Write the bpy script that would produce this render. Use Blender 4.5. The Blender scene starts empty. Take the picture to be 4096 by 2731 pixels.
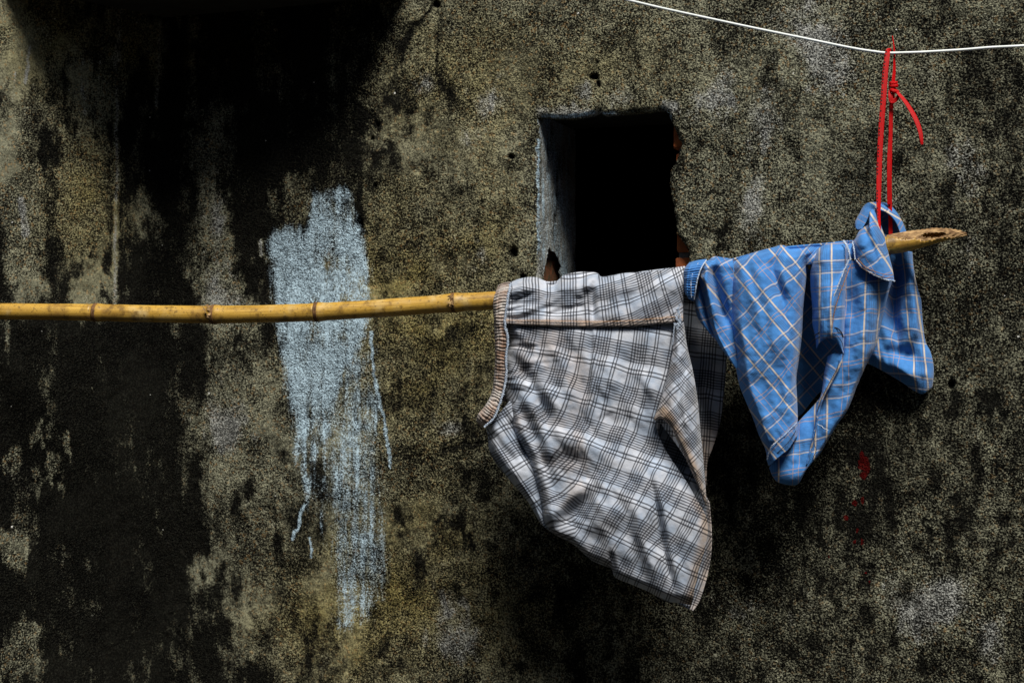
import bpy, math
import numpy as np
from mathutils import Vector

# ------------------------------------------------------------------ camera, world, sun, exposure
scene = bpy.context.scene
col = scene.collection
F = 5700.0            # focal length in photo pixels (4096 wide)
CX, CY = 2048.0, 1365.5
CAMZ = 1.6

cam_d = bpy.data.cameras.new('camera')
cam = bpy.data.objects.new('camera', cam_d)
col.objects.link(cam)
cam.location = (0, 0, CAMZ)
cam.rotation_euler = (math.radians(90), 0, 0)
cam_d.sensor_width = 36.0
cam_d.lens = 36.0 * F / 4096.0
cam_d.clip_end = 500
cam_d.dof.use_dof = True
cam_d.dof.focus_distance = 2.74
cam_d.dof.aperture_fstop = 5.0
scene.camera = cam

SUN_EL = math.radians(57)
SUN_AZ = math.radians(14)      # to the right of straight behind the camera
sdir = Vector((math.sin(SUN_AZ) * math.cos(SUN_EL), -math.cos(SUN_AZ) * math.cos(SUN_EL), math.sin(SUN_EL)))
w = bpy.data.worlds.new('World')
scene.world = w
w.use_nodes = True
wn = w.node_tree
bg = wn.nodes['Background']
sky = wn.nodes.new('ShaderNodeTexSky')
sky.sky_type = 'NISHITA'
sky.sun_disc = False
sky.sun_elevation = SUN_EL
sky.sun_rotation = math.atan2(sdir.x, sdir.y)
wn.links.new(sky.outputs[0], bg.inputs[0])
bg.inputs[1].default_value = 0.05
sun_d = bpy.data.lights.new('sun', 'SUN')
sun_d.energy = 5.0
sun_d.angle = math.radians(22)
sun_d.color = (1.0, 0.95, 0.87)
sun = bpy.data.objects.new('sun', sun_d)
col.objects.link(sun)
sun.location = (2, -3, 6)
sun.rotation_euler = sdir.to_track_quat('Z', 'Y').to_euler()
scene.view_settings.view_transform = 'Standard'
scene.view_settings.look = 'None'
scene.view_settings.gamma = 1.0
scene.view_settings.use_curve_mapping = False
scene.view_settings.exposure = 0.12

# ------------------------------------------------------------------ helpers
def tag(o, label=None, cat=None, kind=None, group=None):
    if label: o['label'] = label
    if cat: o['category'] = cat
    if kind: o['kind'] = kind
    if group: o['group'] = group
    return o

def empty(name, loc=(0, 0, 0)):
    o = bpy.data.objects.new(name, None)
    o.empty_display_size = 0.05
    o.location = loc
    col.objects.link(o)
    return o

def mesh_obj(name, verts, faces, mat=None, parent=None, smooth=True):
    verts = np.asarray(verts, dtype=np.float32)
    me = bpy.data.meshes.new(name)
    if isinstance(faces, np.ndarray) and faces.ndim == 2 and faces.shape[1] == 4:
        n = len(faces)
        me.vertices.add(len(verts)); me.vertices.foreach_set('co', verts.ravel())
        me.loops.add(n * 4); me.loops.foreach_set('vertex_index', faces.astype(np.int32).ravel())
        me.polygons.add(n)
        me.polygons.foreach_set('loop_start', np.arange(0, n * 4, 4, dtype=np.int32))
        me.polygons.foreach_set('loop_total', np.full(n, 4, dtype=np.int32))
        me.update(calc_edges=True)
    else:
        me.from_pydata([tuple(map(float, v)) for v in verts], [], [list(map(int, f)) for f in faces])
    if smooth:
        me.polygons.foreach_set('use_smooth', np.ones(len(me.polygons), dtype=bool))
    me.update()
    o = bpy.data.objects.new(name, me)
    col.objects.link(o)
    if mat: me.materials.append(mat)
    if parent:
        o.parent = parent
        o.matrix_parent_inverse = parent.matrix_basis.inverted()
    return o

_tabs = {}
def vnoise(x, y, seed=0):
    if seed not in _tabs:
        _tabs[seed] = np.random.RandomState(seed + 17).rand(256, 256)
    T = _tabs[seed]
    xi = np.floor(x).astype(int); yi = np.floor(y).astype(int)
    fx = x - xi; fy = y - yi
    fx = fx * fx * (3 - 2 * fx); fy = fy * fy * (3 - 2 * fy)
    a = T[xi & 255, yi & 255]; b = T[(xi + 1) & 255, yi & 255]
    c = T[xi & 255, (yi + 1) & 255]; d = T[(xi + 1) & 255, (yi + 1) & 255]
    return (a * (1 - fx) + b * fx) * (1 - fy) + (c * (1 - fx) + d * fx) * fy

def fbm(x, y, seed=0, octv=4):
    s = 0; a = 0.5; t = 0
    for i in range(octv):
        s = s + a * vnoise(x * 2 ** i, y * 2 ** i, seed + i); t += a; a *= 0.55
    return s / t

def sstep(a, b, x):
    t = np.clip((x - a) / (b - a), 0, 1)
    return t * t * (3 - 2 * t)

def inpoly(px, py, poly):
    ins = np.zeros(px.shape, bool)
    n = len(poly)
    for i in range(n):
        x1, y1 = poly[i]; x2, y2 = poly[(i + 1) % n]
        if y1 == y2: continue
        c = ((y1 > py) != (y2 > py)) & (px < (x2 - x1) * (py - y1) / (y2 - y1) + x1)
        ins ^= c
    return ins

def segdist(px, py, pts, closed=False, nearest=False):
    best = np.full(px.shape, 1e9); bx = np.zeros(px.shape); by = np.zeros(px.shape)
    n = len(pts)
    for i in range(n if closed else n - 1):
        x1, y1 = pts[i][:2]; x2, y2 = pts[(i + 1) % n][:2]
        dx, dy = x2 - x1, y2 - y1
        t = np.clip(((px - x1) * dx + (py - y1) * dy) / max(dx * dx + dy * dy, 1e-9), 0, 1)
        qx, qy = x1 + t * dx, y1 + t * dy
        d = np.hypot(px - qx, py - qy)
        m = d < best
        best = np.where(m, d, best)
        if nearest:
            bx = np.where(m, qx, bx); by = np.where(m, qy, by)
    return (best, bx, by) if nearest else best

def fold_w(px, py, pts, wd):
    """soft fold profile that fades out towards both ends of the polyline"""
    best = np.full(px.shape, 1e9); par = np.zeros(px.shape)
    seg = [math.hypot(pts[i + 1][0] - pts[i][0], pts[i + 1][1] - pts[i][1]) for i in range(len(pts) - 1)]
    tot = sum(seg); acc = 0.0
    for i in range(len(pts) - 1):
        x1, y1 = pts[i][:2]; x2, y2 = pts[i + 1][:2]
        dx, dy = x2 - x1, y2 - y1
        t = ((px - x1) * dx + (py - y1) * dy) / max(dx * dx + dy * dy, 1e-9)
        tc = np.clip(t, 0, 1)
        d = np.hypot(px - x1 - tc * dx, py - y1 - tc * dy)
        m = d < best
        best = np.where(m, d, best); par = np.where(m, (acc + tc * seg[i]) / tot, par)
        acc += seg[i]
    tp = sstep(-0.12, 0.30, par) * sstep(1.12, 0.70, par)
    return np.exp(-(best / (wd * (0.7 + 0.5 * tp))) ** 2) * tp

def sdf(px, py, poly):
    d = segdist(px, py, poly, True)
    return np.where(inpoly(px, py, poly), d, -d)

def ray(px, py, Y):
    px = np.asarray(px, float); py = np.asarray(py, float); Y = np.asarray(Y, float)
    return np.stack(np.broadcast_arrays((px - CX) / F * Y, Y, CAMZ - (py - CY) / F * Y), -1)

# main wall plane and side wall plane (plan view): right end nearer, inner corner at the left
TH = math.radians(20.0)
TT = math.tan(TH)
Y0 = 3.1
kx = (655 - CX) / F
CYc = Y0 / (1 + TT * kx)
C = np.array([kx * CYc, CYc, 0.0])
ES = np.array([math.cos(TH), -math.sin(TH), 0.0])
NO = np.array([-math.sin(TH), -math.cos(TH), 0.0])      # out of the wall
PH = math.radians(47.0)
ES2 = np.array([-math.cos(PH), -math.sin(PH), 0.0])      # side wall runs from the corner to the left, towards the camera
NO2 = np.array([math.sin(PH), -math.cos(PH), 0.0])

def wallP(s, z, off=0.0):
    s, z, off = np.broadcast_arrays(np.asarray(s, float), np.asarray(z, float), np.asarray(off, float))
    P = C + s[..., None] * ES + off[..., None] * NO
    P = P.copy(); P[..., 2] = z
    return P

def px_of(P):
    return CX + P[..., 0] / P[..., 1] * F, CY - (P[..., 2] - CAMZ) / P[..., 1] * F

def px2wall(px, py, off=0.0):
    k = (np.asarray(px, float) - CX) / F
    base = C + off * NO
    # point = Y*(k,1); (point-base).NO = 0
    Y = (base[0] * NO[0] + base[1] * NO[1]) / (k * NO[0] + NO[1])
    X = k * Y
    s = (X - base[0]) * ES[0] + (Y - base[1]) * ES[1]
    return s, CAMZ - (np.asarray(py, float) - CY) / F * Y

def poleY(px):
    return 3.0 - 0.27 * np.asarray(px, float) / 3550.0

def cloth3(px, py, d):
    return ray(px, py, poleY(px) - d)

def spline(pts, n, closed=False):
    """Catmull-Rom through points, resampled evenly by arc length."""
    P = np.asarray(pts, float)
    if len(P) == 2:
        t = np.linspace(0, 1, n)[:, None]
        return P[0] * (1 - t) + P[1] * t
    Q = np.vstack([2 * P[0] - P[1], P, 2 * P[-1] - P[-2]])
    out = []
    for i in range(len(P) - 1):
        p0, p1, p2, p3 = Q[i:i + 4]
        t = np.linspace(0, 1, 24, endpoint=False)[:, None]
        out.append(0.5 * ((2 * p1) + (-p0 + p2) * t + (2 * p0 - 5 * p1 + 4 * p2 - p3) * t ** 2 + (-p0 + 3 * p1 - 3 * p2 + p3) * t ** 3))
    out.append(P[-1:])
    R = np.vstack(out)
    L = np.concatenate([[0], np.cumsum(np.linalg.norm(np.diff(R[:, :2] if R.shape[1] > 2 and abs(R[:, 2]).max() < 1 else R, axis=0), axis=1))])
    u = np.linspace(0, L[-1], n)
    return np.stack([np.interp(u, L, R[:, k]) for k in range(R.shape[1])], 1)

def grid_faces(nu, nv, off=0):
    i = np.arange(nu - 1)[:, None] * nv + np.arange(nv - 1)[None, :] + off
    return np.stack([i, i + nv, i + nv + 1, i + 1], -1).reshape(-1, 4)

# ------------------------------------------------------------------ node helpers
class NT:
    def __init__(self, name):
        self.m = bpy.data.materials.new(name); self.m.use_nodes = True
        self.t = self.m.node_tree
        self.bsdf = self.t.nodes['Principled BSDF']
    def n(self, typ, **kw):
        nd = self.t.nodes.new(typ)
        for k, v in kw.items(): setattr(nd, k, v)
        return nd
    def l(self, a, b): self.t.links.new(a, b)
    def val(self, sock, v):
        if hasattr(v, 'is_linked') or isinstance(v, bpy.types.NodeSocket): self.l(v, sock)
        else: sock.default_value = v
    def math(self, op, a, b=0.0, c=None, clamp=False):
        nd = self.n('ShaderNodeMath', operation=op); nd.use_clamp = clamp
        self.val(nd.inputs[0], a); self.val(nd.inputs[1], b)
        if c is not None: self.val(nd.inputs[2], c)
        return nd.outputs[0]
    def step(self, x, a, b):
        nd = self.n('ShaderNodeMapRange', interpolation_type='SMOOTHSTEP')
        self.val(nd.inputs[0], x); nd.inputs[1].default_value = a; nd.inputs[2].default_value = b
        return nd.outputs[0]
    def mix(self, f, a, b, blend='MIX'):
        nd = self.n('ShaderNodeMix', data_type='RGBA', blend_type=blend)
        self.val(nd.inputs[0], f)
        for s, v in ((nd.inputs[6], a), (nd.inputs[7], b)):
            if isinstance(v, tuple): s.default_value = (*v[:3], 1)
            else: self.l(v, s)
        return nd.outputs[2]
    def noise(self, scale, detail=3, rough=0.55, vec=None, dist=0.0):
        nd = self.n('ShaderNodeTexNoise')
        nd.inputs['Scale'].default_value = scale; nd.inputs['Detail'].default_value = detail
        nd.inputs['Roughness'].default_value = rough; nd.inputs['Distortion'].default_value = dist
        if vec is not None: self.l(vec, nd.inputs['Vector'])
        return nd.outputs[0]
    def coord(self, which='Object'):
        return self.n('ShaderNodeTexCoord').outputs[which]
    def mapping(self, vec, scale):
        nd = self.n('ShaderNodeMapping'); self.l(vec, nd.inputs[0]); nd.inputs['Scale'].default_value = scale
        return nd.outputs[0]
    def bump(self, h, strength, dist, normal=None):
        nd = self.n('ShaderNodeBump'); self.l(h, nd.inputs['Height'])
        nd.inputs['Strength'].default_value = strength; nd.inputs['Distance'].default_value = dist
        if normal is not None: self.l(normal, nd.inputs['Normal'])
        return nd.outputs[0]
    def attr(self, name):
        nd = self.n('ShaderNodeAttribute'); nd.attribute_name = name
        return nd
    def set(self, **kw):
        for k, v in kw.items():
            s = self.bsdf.inputs[k.replace('_', ' ')]
            if isinstance(v, bpy.types.NodeSocket): self.l(v, s)
            elif isinstance(v, tuple) and len(v) == 3 and s.type == 'RGBA': s.default_value = (*v, 1)
            else: s.default_value = v

# ------------------------------------------------------------------ materials
def mat_plaster():
    t = NT('weathered_plaster')
    co = t.coord()
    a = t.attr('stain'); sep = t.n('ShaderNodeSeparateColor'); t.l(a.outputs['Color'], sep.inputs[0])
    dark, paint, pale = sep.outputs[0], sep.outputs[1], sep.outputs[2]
    ochre = a.outputs['Alpha']
    b = t.attr('stain_b'); sepb = t.n('ShaderNodeSeparateColor'); t.l(b.outputs['Color'], sepb.inputs[0])
    red, smoothp = sepb.outputs[0], sepb.outputs[1]
    g1 = t.noise(290, 2, 0.65, co)            # sand grain
    g2 = t.noise(900, 2, 0.6, co)
    g3 = t.noise(30, 3, 0.65, co)             # blotches
    g4 = t.noise(7, 2, 0.6, co)               # broad weathering
    vo = t.n('ShaderNodeTexVoronoi'); vo.inputs['Scale'].default_value = 230; t.l(co, vo.inputs['Vector'])
    grain = t.math('ADD', t.math('MULTIPLY', g1, 0.82), t.math('MULTIPLY', g2, 0.18))
    wth = t.math('ADD', t.math('MULTIPLY', t.math('SUBTRACT', g3, 0.5), 0.16), t.math('MULTIPLY', t.math('SUBTRACT', g4, 0.5), 0.24))
    gs = t.step(t.math('ADD', grain, wth), 0.445, 0.60)
    gs = t.mix(t.math('MULTIPLY', smoothp, 0.62), gs, t.math('ADD', 0.30, t.math('MULTIPLY', g3, 0.75)))
    base_lo = t.mix(ochre, (0.010, 0.010, 0.008), (0.017, 0.013, 0.005))
    base_hi = t.mix(ochre, (0.335, 0.335, 0.235), (0.40, 0.34, 0.13))
    base = t.mix(gs, base_lo, base_hi)
    # warm and dark single grains
    vcol = t.n('ShaderNodeSeparateColor'); t.l(vo.outputs['Color'], vcol.inputs[0])
    base = t.mix(t.math('MULTIPLY', t.step(vcol.outputs[0], 0.88, 0.96), 0.38), base, (0.40, 0.24, 0.09))
    base = t.mix(t.math('MULTIPLY', t.step(vcol.outputs[1], 0.80, 0.95), 0.55), base, (0.020, 0.019, 0.016))
    pm = t.step(t.math('ADD', pale, t.math('MULTIPLY', t.math('SUBTRACT', grain, 0.5), 1.1)), 0.24, 0.70)
    palec = t.mix(gs, (0.085, 0.088, 0.084), (0.50, 0.515, 0.49))
    base = t.mix(t.math('MULTIPLY', pm, 0.85), base, palec)
    # hairline cracks
    dsv = t.n('ShaderNodeVectorMath', operation='ADD'); t.l(co, dsv.inputs[0])
    nzc = t.n('ShaderNodeTexNoise'); nzc.inputs['Scale'].default_value = 9; nzc.inputs['Detail'].default_value = 3; t.l(co, nzc.inputs['Vector'])
    scv = t.n('ShaderNodeVectorMath', operation='SCALE'); t.l(nzc.outputs['Color'], scv.inputs[0]); scv.inputs['Scale'].default_value = 0.16; t.l(scv.outputs[0], dsv.inputs[1])
    vc = t.n('ShaderNodeTexVoronoi', feature='DISTANCE_TO_EDGE'); vc.inputs['Scale'].default_value = 4.2; t.l(dsv.outputs[0], vc.inputs['Vector'])
    crk = t.math('MULTIPLY', t.step(vc.outputs['Distance'], 0.016, 0.004), t.step(t.noise(5.5, 2, 0.5, co), 0.60, 0.68))
    base = t.mix(t.math('MULTIPLY', crk, 0.9), base, (0.008, 0.008, 0.007))
    # black mould and painted canopy shade, still showing single grains
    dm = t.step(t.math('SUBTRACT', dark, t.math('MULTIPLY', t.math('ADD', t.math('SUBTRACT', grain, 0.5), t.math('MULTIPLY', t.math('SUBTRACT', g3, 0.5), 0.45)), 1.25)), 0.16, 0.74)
    mould_shade = t.mix(t.step(grain, 0.44, 0.66), (0.0022, 0.0022, 0.0020), (0.015, 0.015, 0.012))
    base = t.mix(t.math('MULTIPLY', dm, 0.985), base, mould_shade)
    # splashed whitewash, brushed on in vertical strokes
    br = t.noise(1.0, 2, 0.6, t.mapping(co, (70, 70, 7)))
    pv = t.math('ADD', paint, t.math('ADD', t.math('MULTIPLY', t.math('SUBTRACT', grain, 0.5), 1.3), t.math('MULTIPLY', t.math('SUBTRACT', br, 0.5), 0.70)))
    sm = t.step(pv, 0.28, 0.74)
    pc = t.mix(t.step(t.math('ADD', grain, t.math('MULTIPLY', t.math('SUBTRACT', br, 0.5), 0.22)), 0.38, 0.60), (0.12, 0.17, 0.21), (0.54, 0.72, 0.84))
    base = t.mix(t.math('MULTIPLY', t.math('MULTIPLY', sm, 0.95), t.step(paint, 0.02, 0.2)), base, pc)
    rm = t.step(t.math('ADD', red, t.math('MULTIPLY', t.math('SUBTRACT', grain, 0.5), 1.3)), 0.42, 0.62)
    base = t.mix(t.math('MULTIPLY', rm, 0.92), base, (0.060, 0.002, 0.002))
    # rare white shell chips
    v2 = t.n('ShaderNodeTexVoronoi'); v2.inputs['Scale'].default_value = 42; t.l(co, v2.inputs['Vector'])
    v2c = t.n('ShaderNodeSeparateColor'); t.l(v2.outputs['Color'], v2c.inputs[0])
    chip = t.math('MULTIPLY', t.math('GREATER_THAN', v2c.outputs[0], 0.965), t.math('LESS_THAN', t.math('ADD', v2.outputs['Distance'], t.math('MULTIPLY', v2c.outputs[1], 0.05)), 0.105))
    base = t.mix(chip, base, (0.75, 0.75, 0.70))
    h = t.math('ADD', t.math('MULTIPLY', grain, 1.1), t.math('MULTIPLY', g3, 0.9))
    h = t.math('SUBTRACT', h, t.math('MULTIPLY', crk, 0.3))
    h = t.math('SUBTRACT', h, t.math('MULTIPLY', vo.outputs['Distance'], 0.35))
    nb = t.n('ShaderNodeBump'); t.l(h, nb.inputs['Height']); nb.inputs['Distance'].default_value = 0.008
    t.l(t.math('SUBTRACT', 1.0, t.math('MULTIPLY', smoothp, 0.8)), nb.inputs['Strength'])
    t.set(Base_Color=base, Roughness=0.92, Normal=nb.outputs[0], Specular_IOR_Level=0.04)
    return t.m

def mat_simple(name, c1, c2, scale, rough, bump=0.0, bdist=0.002, stretch=None, spec=0.3):
    t = NT(name)
    co = t.coord()
    if stretch: co = t.mapping(co, stretch)
    nz = t.noise(scale, 4, 0.6, co)
    t.set(Base_Color=t.mix(t.step(nz, 0.3, 0.7), c1, c2), Roughness=rough, Specular_IOR_Level=spec)
    if bump: t.set(Normal=t.bump(nz, bump, bdist))
    return t.m

def ramp(t, fac, stops):
    """stops: (pos, halfwidth, rgba) bars on transparent ground."""
    nd = t.n('ShaderNodeValToRGB'); cr = nd.color_ramp; cr.interpolation = 'LINEAR'
    pts = []
    for p, hw, c in stops:
        z = (c[0], c[1], c[2], c[4] if len(c) > 4 else 0.0); c = c[:4]; z0 = (c[0], c[1], c[2], 0.0)
        pts += [(p - hw, z), (p - hw * 0.45, c), (p + hw * 0.45, c), (p + hw, z)] if c[0] > 0.55 and hw > 0.019 else [(p - hw, z), (p, c), (p + hw, z)]
    fl = [p for p, hw, c in stops if len(c) > 4 and c[4] > 0]
    if fl: pts += [(min(fl) - 0.027, (*stops[0][2][:3], 0.0)), (max(fl) + 0.027, (*stops[0][2][:3], 0.0))]
    pts.sort(key=lambda q: q[0])
    while len(cr.elements) < len(pts): cr.elements.new(0.5)
    for e, (p, c) in zip(cr.elements, pts):
        e.position = min(max(p, 0), 1)
    for e, (p, c) in zip(cr.elements, pts):
        e.color = c
    t.l(fac, nd.inputs[0])
    return nd

def mat_plaid(name, base, su, sv, stain_col, mott, weave=1400):
    t = NT(name)
    uv = t.n('ShaderNodeUVMap'); uv.uv_map = 'fab'
    sx = t.n('ShaderNodeSeparateXYZ'); t.l(uv.outputs[0], sx.inputs[0])
    co = t.coord()
    n1 = t.noise(26, 3, 0.6, co)
    n2 = t.noise(95, 3, 0.6, co)
    c = t.mix(t.step(n1, 0.35, 0.68), base, mott)
    for ax, st in ((0, su), (1, sv)):
        f = t.math('FRACT', sx.outputs[ax])
        r = ramp(t, f, st)
        c = t.mix(r.outputs['Alpha'], c, r.outputs['Color'])
    s = t.attr('soil')
    sm = t.math('MULTIPLY', s.outputs['Fac'], t.math('ADD', 0.45, t.math('MULTIPLY', n2, 0.9)), clamp=True)
    c = t.mix(sm, c, stain_col, 'MULTIPLY')
    wv = t.noise(weave, 2, 0.5, co)
    fine = t.noise(130, 3, 0.55, co)
    h = t.math('ADD', t.math('MULTIPLY', wv, 0.10), t.math('MULTIPLY', fine, 0.8))
    t.set(Base_Color=c, Roughness=0.88, Specular_IOR_Level=0.15, Sheen_Weight=0.15, Normal=t.bump(h, 0.5, 0.0027))
    return t.m

K = (0.008, 0.009, 0.016)
def L_(a, f=0.0): return (*K, a, f)
grey_u = [(0.30 + i * 0.076, 0.030, L_(1.0 if i != 2 else 0.8, 0.10)) for i in range(6)] + [(0.895, 0.029, L_(1.0)), (0.968, 0.029, L_(1.0))]
grey_v = [(0.28 + i * 0.066, 0.030, L_(1.0, 0.20)) for i in range(7)] + [(0.865, 0.032, L_(1.0)), (0.962, 0.032, L_(1.0))]
CR = (0.60, 0.50, 0.37); BR = (0.09, 0.075, 0.07); YE = (0.52, 0.30, 0.11); NV = (0.03, 0.07, 0.16)
blue_u = [(0.10, 0.022, (*CR, 0.92)), (0.135, 0.012, (*BR, 0.7)), (0.19, 0.010, (*NV, 0.6)), (0.225, 0.010, (*NV, 0.6)), (0.26, 0.010, (*NV, 0.6)),
          (0.325, 0.012, (*BR, 0.7)), (0.36, 0.022, (*CR, 0.92)), (0.66, 0.012, (*YE, 0.6)), (0.78, 0.012, (*YE, 0.6))]
blue_v = [(0.10, 0.0185, (*CR, 0.85)), (0.14, 0.016, (*BR, 0.75)), (0.19, 0.010, (*NV, 0.6)), (0.225, 0.010, (*NV, 0.6)), (0.26, 0.010, (*NV, 0.6)),
          (0.315, 0.016, (*BR, 0.75)), (0.355, 0.0185, (*CR, 0.85)), (0.66, 0.012, (*YE, 0.7)), (0.74, 0.012, (*YE, 0.7))]
M_PL = mat_plaster()
M_GREY = mat_plaid('grey_plaid_cotton', (0.63, 0.69, 0.79), grey_u, grey_v, (1.0, 0.64, 0.38), (0.43, 0.53, 0.68))
M_GBAND = mat_plaid('grey_waistband_cotton', (0.50, 0.47, 0.44), [(0.5, 0.03, L_(0.7))], [(0.5, 0.06, L_(0.4))], (0.62, 0.40, 0.28), (0.30, 0.27, 0.25))
M_BLUE = mat_plaid('blue_plaid_cotton', (0.062, 0.23, 0.57), blue_u, blue_v, (0.6, 0.6, 0.7), (0.042, 0.165, 0.43))
M_THREAD = mat_simple('pale_thread', (0.55, 0.62, 0.72), (0.30, 0.38, 0.50), 300, 0.9)
M_OTHREAD = mat_simple('brown_thread', (0.42, 0.22, 0.08), (0.25, 0.12, 0.05), 300, 0.9)
M_DTHREAD = mat_simple('dark_thread', (0.03, 0.04, 0.07), (0.015, 0.02, 0.035), 300, 0.9)
M_BRICK = mat_simple('red_brick', (0.56, 0.15, 0.035), (0.26, 0.075, 0.03), 45, 0.9, 0.6, 0.003)
M_BRICK2 = mat_simple('mossy_brick', (0.20, 0.065, 0.025), (0.05, 0.045, 0.022), 55, 0.95, 0.8, 0.004)
M_MORTAR = mat_simple('mortar', (0.16, 0.15, 0.13), (0.08, 0.075, 0.065), 90, 0.95, 0.6, 0.003)
M_CONC = mat_simple('damp_concrete', (0.030, 0.029, 0.025), (0.012, 0.012, 0.010), 20, 0.95, 0.6, 0.004)
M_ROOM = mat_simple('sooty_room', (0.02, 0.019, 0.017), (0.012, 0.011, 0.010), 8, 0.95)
M_GROUND = mat_simple('alley_ground', (0.07, 0.065, 0.055), (0.035, 0.033, 0.03), 6, 0.95, 0.5, 0.01)
M_ROPE = mat_simple('white_plastic_cord', (0.80, 0.84, 0.84), (0.70, 0.76, 0.74), 60, 0.45, spec=0.5)

def mat_bamboo():
    t = NT('dry_bamboo')
    uv = t.n('ShaderNodeUVMap'); uv.uv_map = 'fab'
    st = t.mapping(uv.outputs[0], (3.0, 60.0, 1))
    n1 = t.noise(1.6, 5, 0.6, st)
    n2 = t.noise(12, 4, 0.6, t.coord())
    sp = t.noise(160, 2, 0.5, t.coord())
    c = t.mix(t.step(n1, 0.32, 0.7), (0.30, 0.155, 0.018), (0.68, 0.43, 0.080))
    c = t.mix(t.math('MULTIPLY', t.step(n2, 0.52, 0.72), 0.55), c, (0.60, 0.50, 0.28))
    c = t.mix(t.math('MULTIPLY', t.step(n2, 0.48, 0.30), 0.8), c, (0.24, 0.13, 0.03))
    c = t.mix(t.math('MULTIPLY', t.step(t.noise(34, 4, 0.65, t.coord()), 0.48, 0.68), 0.8), c, (0.135, 0.072, 0.016))
    c = t.mix(t.math('MULTIPLY', t.step(t.noise(1.0, 3, 0.6, t.mapping(uv.outputs[0], (26.0, 420.0, 1))), 0.60, 0.74), 0.55), c, (0.60, 0.52, 0.34))
    c = t.mix(t.math('MULTIPLY', t.step(sp, 0.60, 0.70), 0.6), c, (0.08, 0.045, 0.015))
    t.set(Base_Color=c, Roughness=0.42, Specular_IOR_Level=0.4, Normal=t.bump(n1, 0.25, 0.001))
    return t.m
M_BAM = mat_bamboo()
M_NODE = mat_simple('bamboo_node', (0.20, 0.10, 0.035), (0.07, 0.035, 0.015), 160, 0.7, 0.5, 0.001)
M_FIB = mat_simple('split_bamboo_fibre', (0.46, 0.30, 0.14), (0.15, 0.08, 0.035), 70, 0.85, 0.9, 0.002, stretch=(1, 1, 2.2))

def mat_strap():
    t = NT('red_packing_strap')
    uv = t.n('ShaderNodeUVMap'); uv.uv_map = 'fab'
    sx = t.n('ShaderNodeSeparateXYZ'); t.l(uv.outputs[0], sx.inputs[0])
    u, v = sx.outputs[0], sx.outputs[1]
    wv = t.n('ShaderNodeTexWave'); wv.inputs['Scale'].default_value = 1.0
    lines = t.math('SINE', t.math('MULTIPLY', v, 4300.0))
    cross = t.math('SINE', t.math('MULTIPLY', u, 25.0))
    h = t.math('ADD', lines, cross)
    c = t.mix(t.step(h, -1.4, 1.2), (0.34, 0.001, 0.002), (0.66, 0.002, 0.004))
    # printed black dashes along one edge of the strap
    fr = t.math('FRACT', t.math('MULTIPLY', v, 150.0))
    nz = t.n('ShaderNodeTexWhiteNoise', noise_dimensions='1D')
    t.l(t.math('FLOOR', t.math('MULTIPLY', v, 150.0)), nz.inputs['W'])
    dash = t.math('MULTIPLY', t.math('MULTIPLY', t.math('GREATER_THAN', u, 0.70), t.math('LESS_THAN', u, 0.93)),
                  t.math('MULTIPLY', t.math('LESS_THAN', fr, 0.55), t.math('GREATER_THAN', nz.outputs[0], 0.25)))
    a = t.attr('print')
    c = t.mix(t.math('MULTIPLY', dash, a.outputs['Fac']), c, (0.02, 0.004, 0.004))
    t.set(Base_Color=c, Roughness=0.45, Specular_IOR_Level=0.18, Normal=t.bump(h, 0.35, 0.0004))
    return t.m
M_STRAP = mat_strap()

# ------------------------------------------------------------------ stain map of the walls, with painted canopy shade (photo pixel frame)
DG = np.array([  # mould darkness per cell; upper left also holds painted canopy shade
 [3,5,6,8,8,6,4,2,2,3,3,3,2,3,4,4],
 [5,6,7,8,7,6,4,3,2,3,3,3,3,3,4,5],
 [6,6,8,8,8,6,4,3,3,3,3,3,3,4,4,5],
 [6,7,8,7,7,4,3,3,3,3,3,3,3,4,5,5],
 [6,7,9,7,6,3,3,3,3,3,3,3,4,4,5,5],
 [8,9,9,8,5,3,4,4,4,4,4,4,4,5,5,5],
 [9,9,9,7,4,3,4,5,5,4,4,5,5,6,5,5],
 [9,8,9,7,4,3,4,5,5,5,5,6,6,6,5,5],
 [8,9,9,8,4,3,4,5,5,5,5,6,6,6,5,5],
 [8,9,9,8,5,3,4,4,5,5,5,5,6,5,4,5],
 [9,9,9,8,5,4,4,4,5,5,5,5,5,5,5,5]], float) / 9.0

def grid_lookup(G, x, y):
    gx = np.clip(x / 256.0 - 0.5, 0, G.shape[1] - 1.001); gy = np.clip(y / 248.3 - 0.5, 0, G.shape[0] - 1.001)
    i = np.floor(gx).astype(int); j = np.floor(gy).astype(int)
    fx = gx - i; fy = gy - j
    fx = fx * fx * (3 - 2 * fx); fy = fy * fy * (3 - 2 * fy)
    return (G[j, i] * (1 - fx) + G[j, i + 1] * fx) * (1 - fy) + (G[j + 1, i] * (1 - fx) + G[j + 1, i + 1] * fx) * fy

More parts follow.
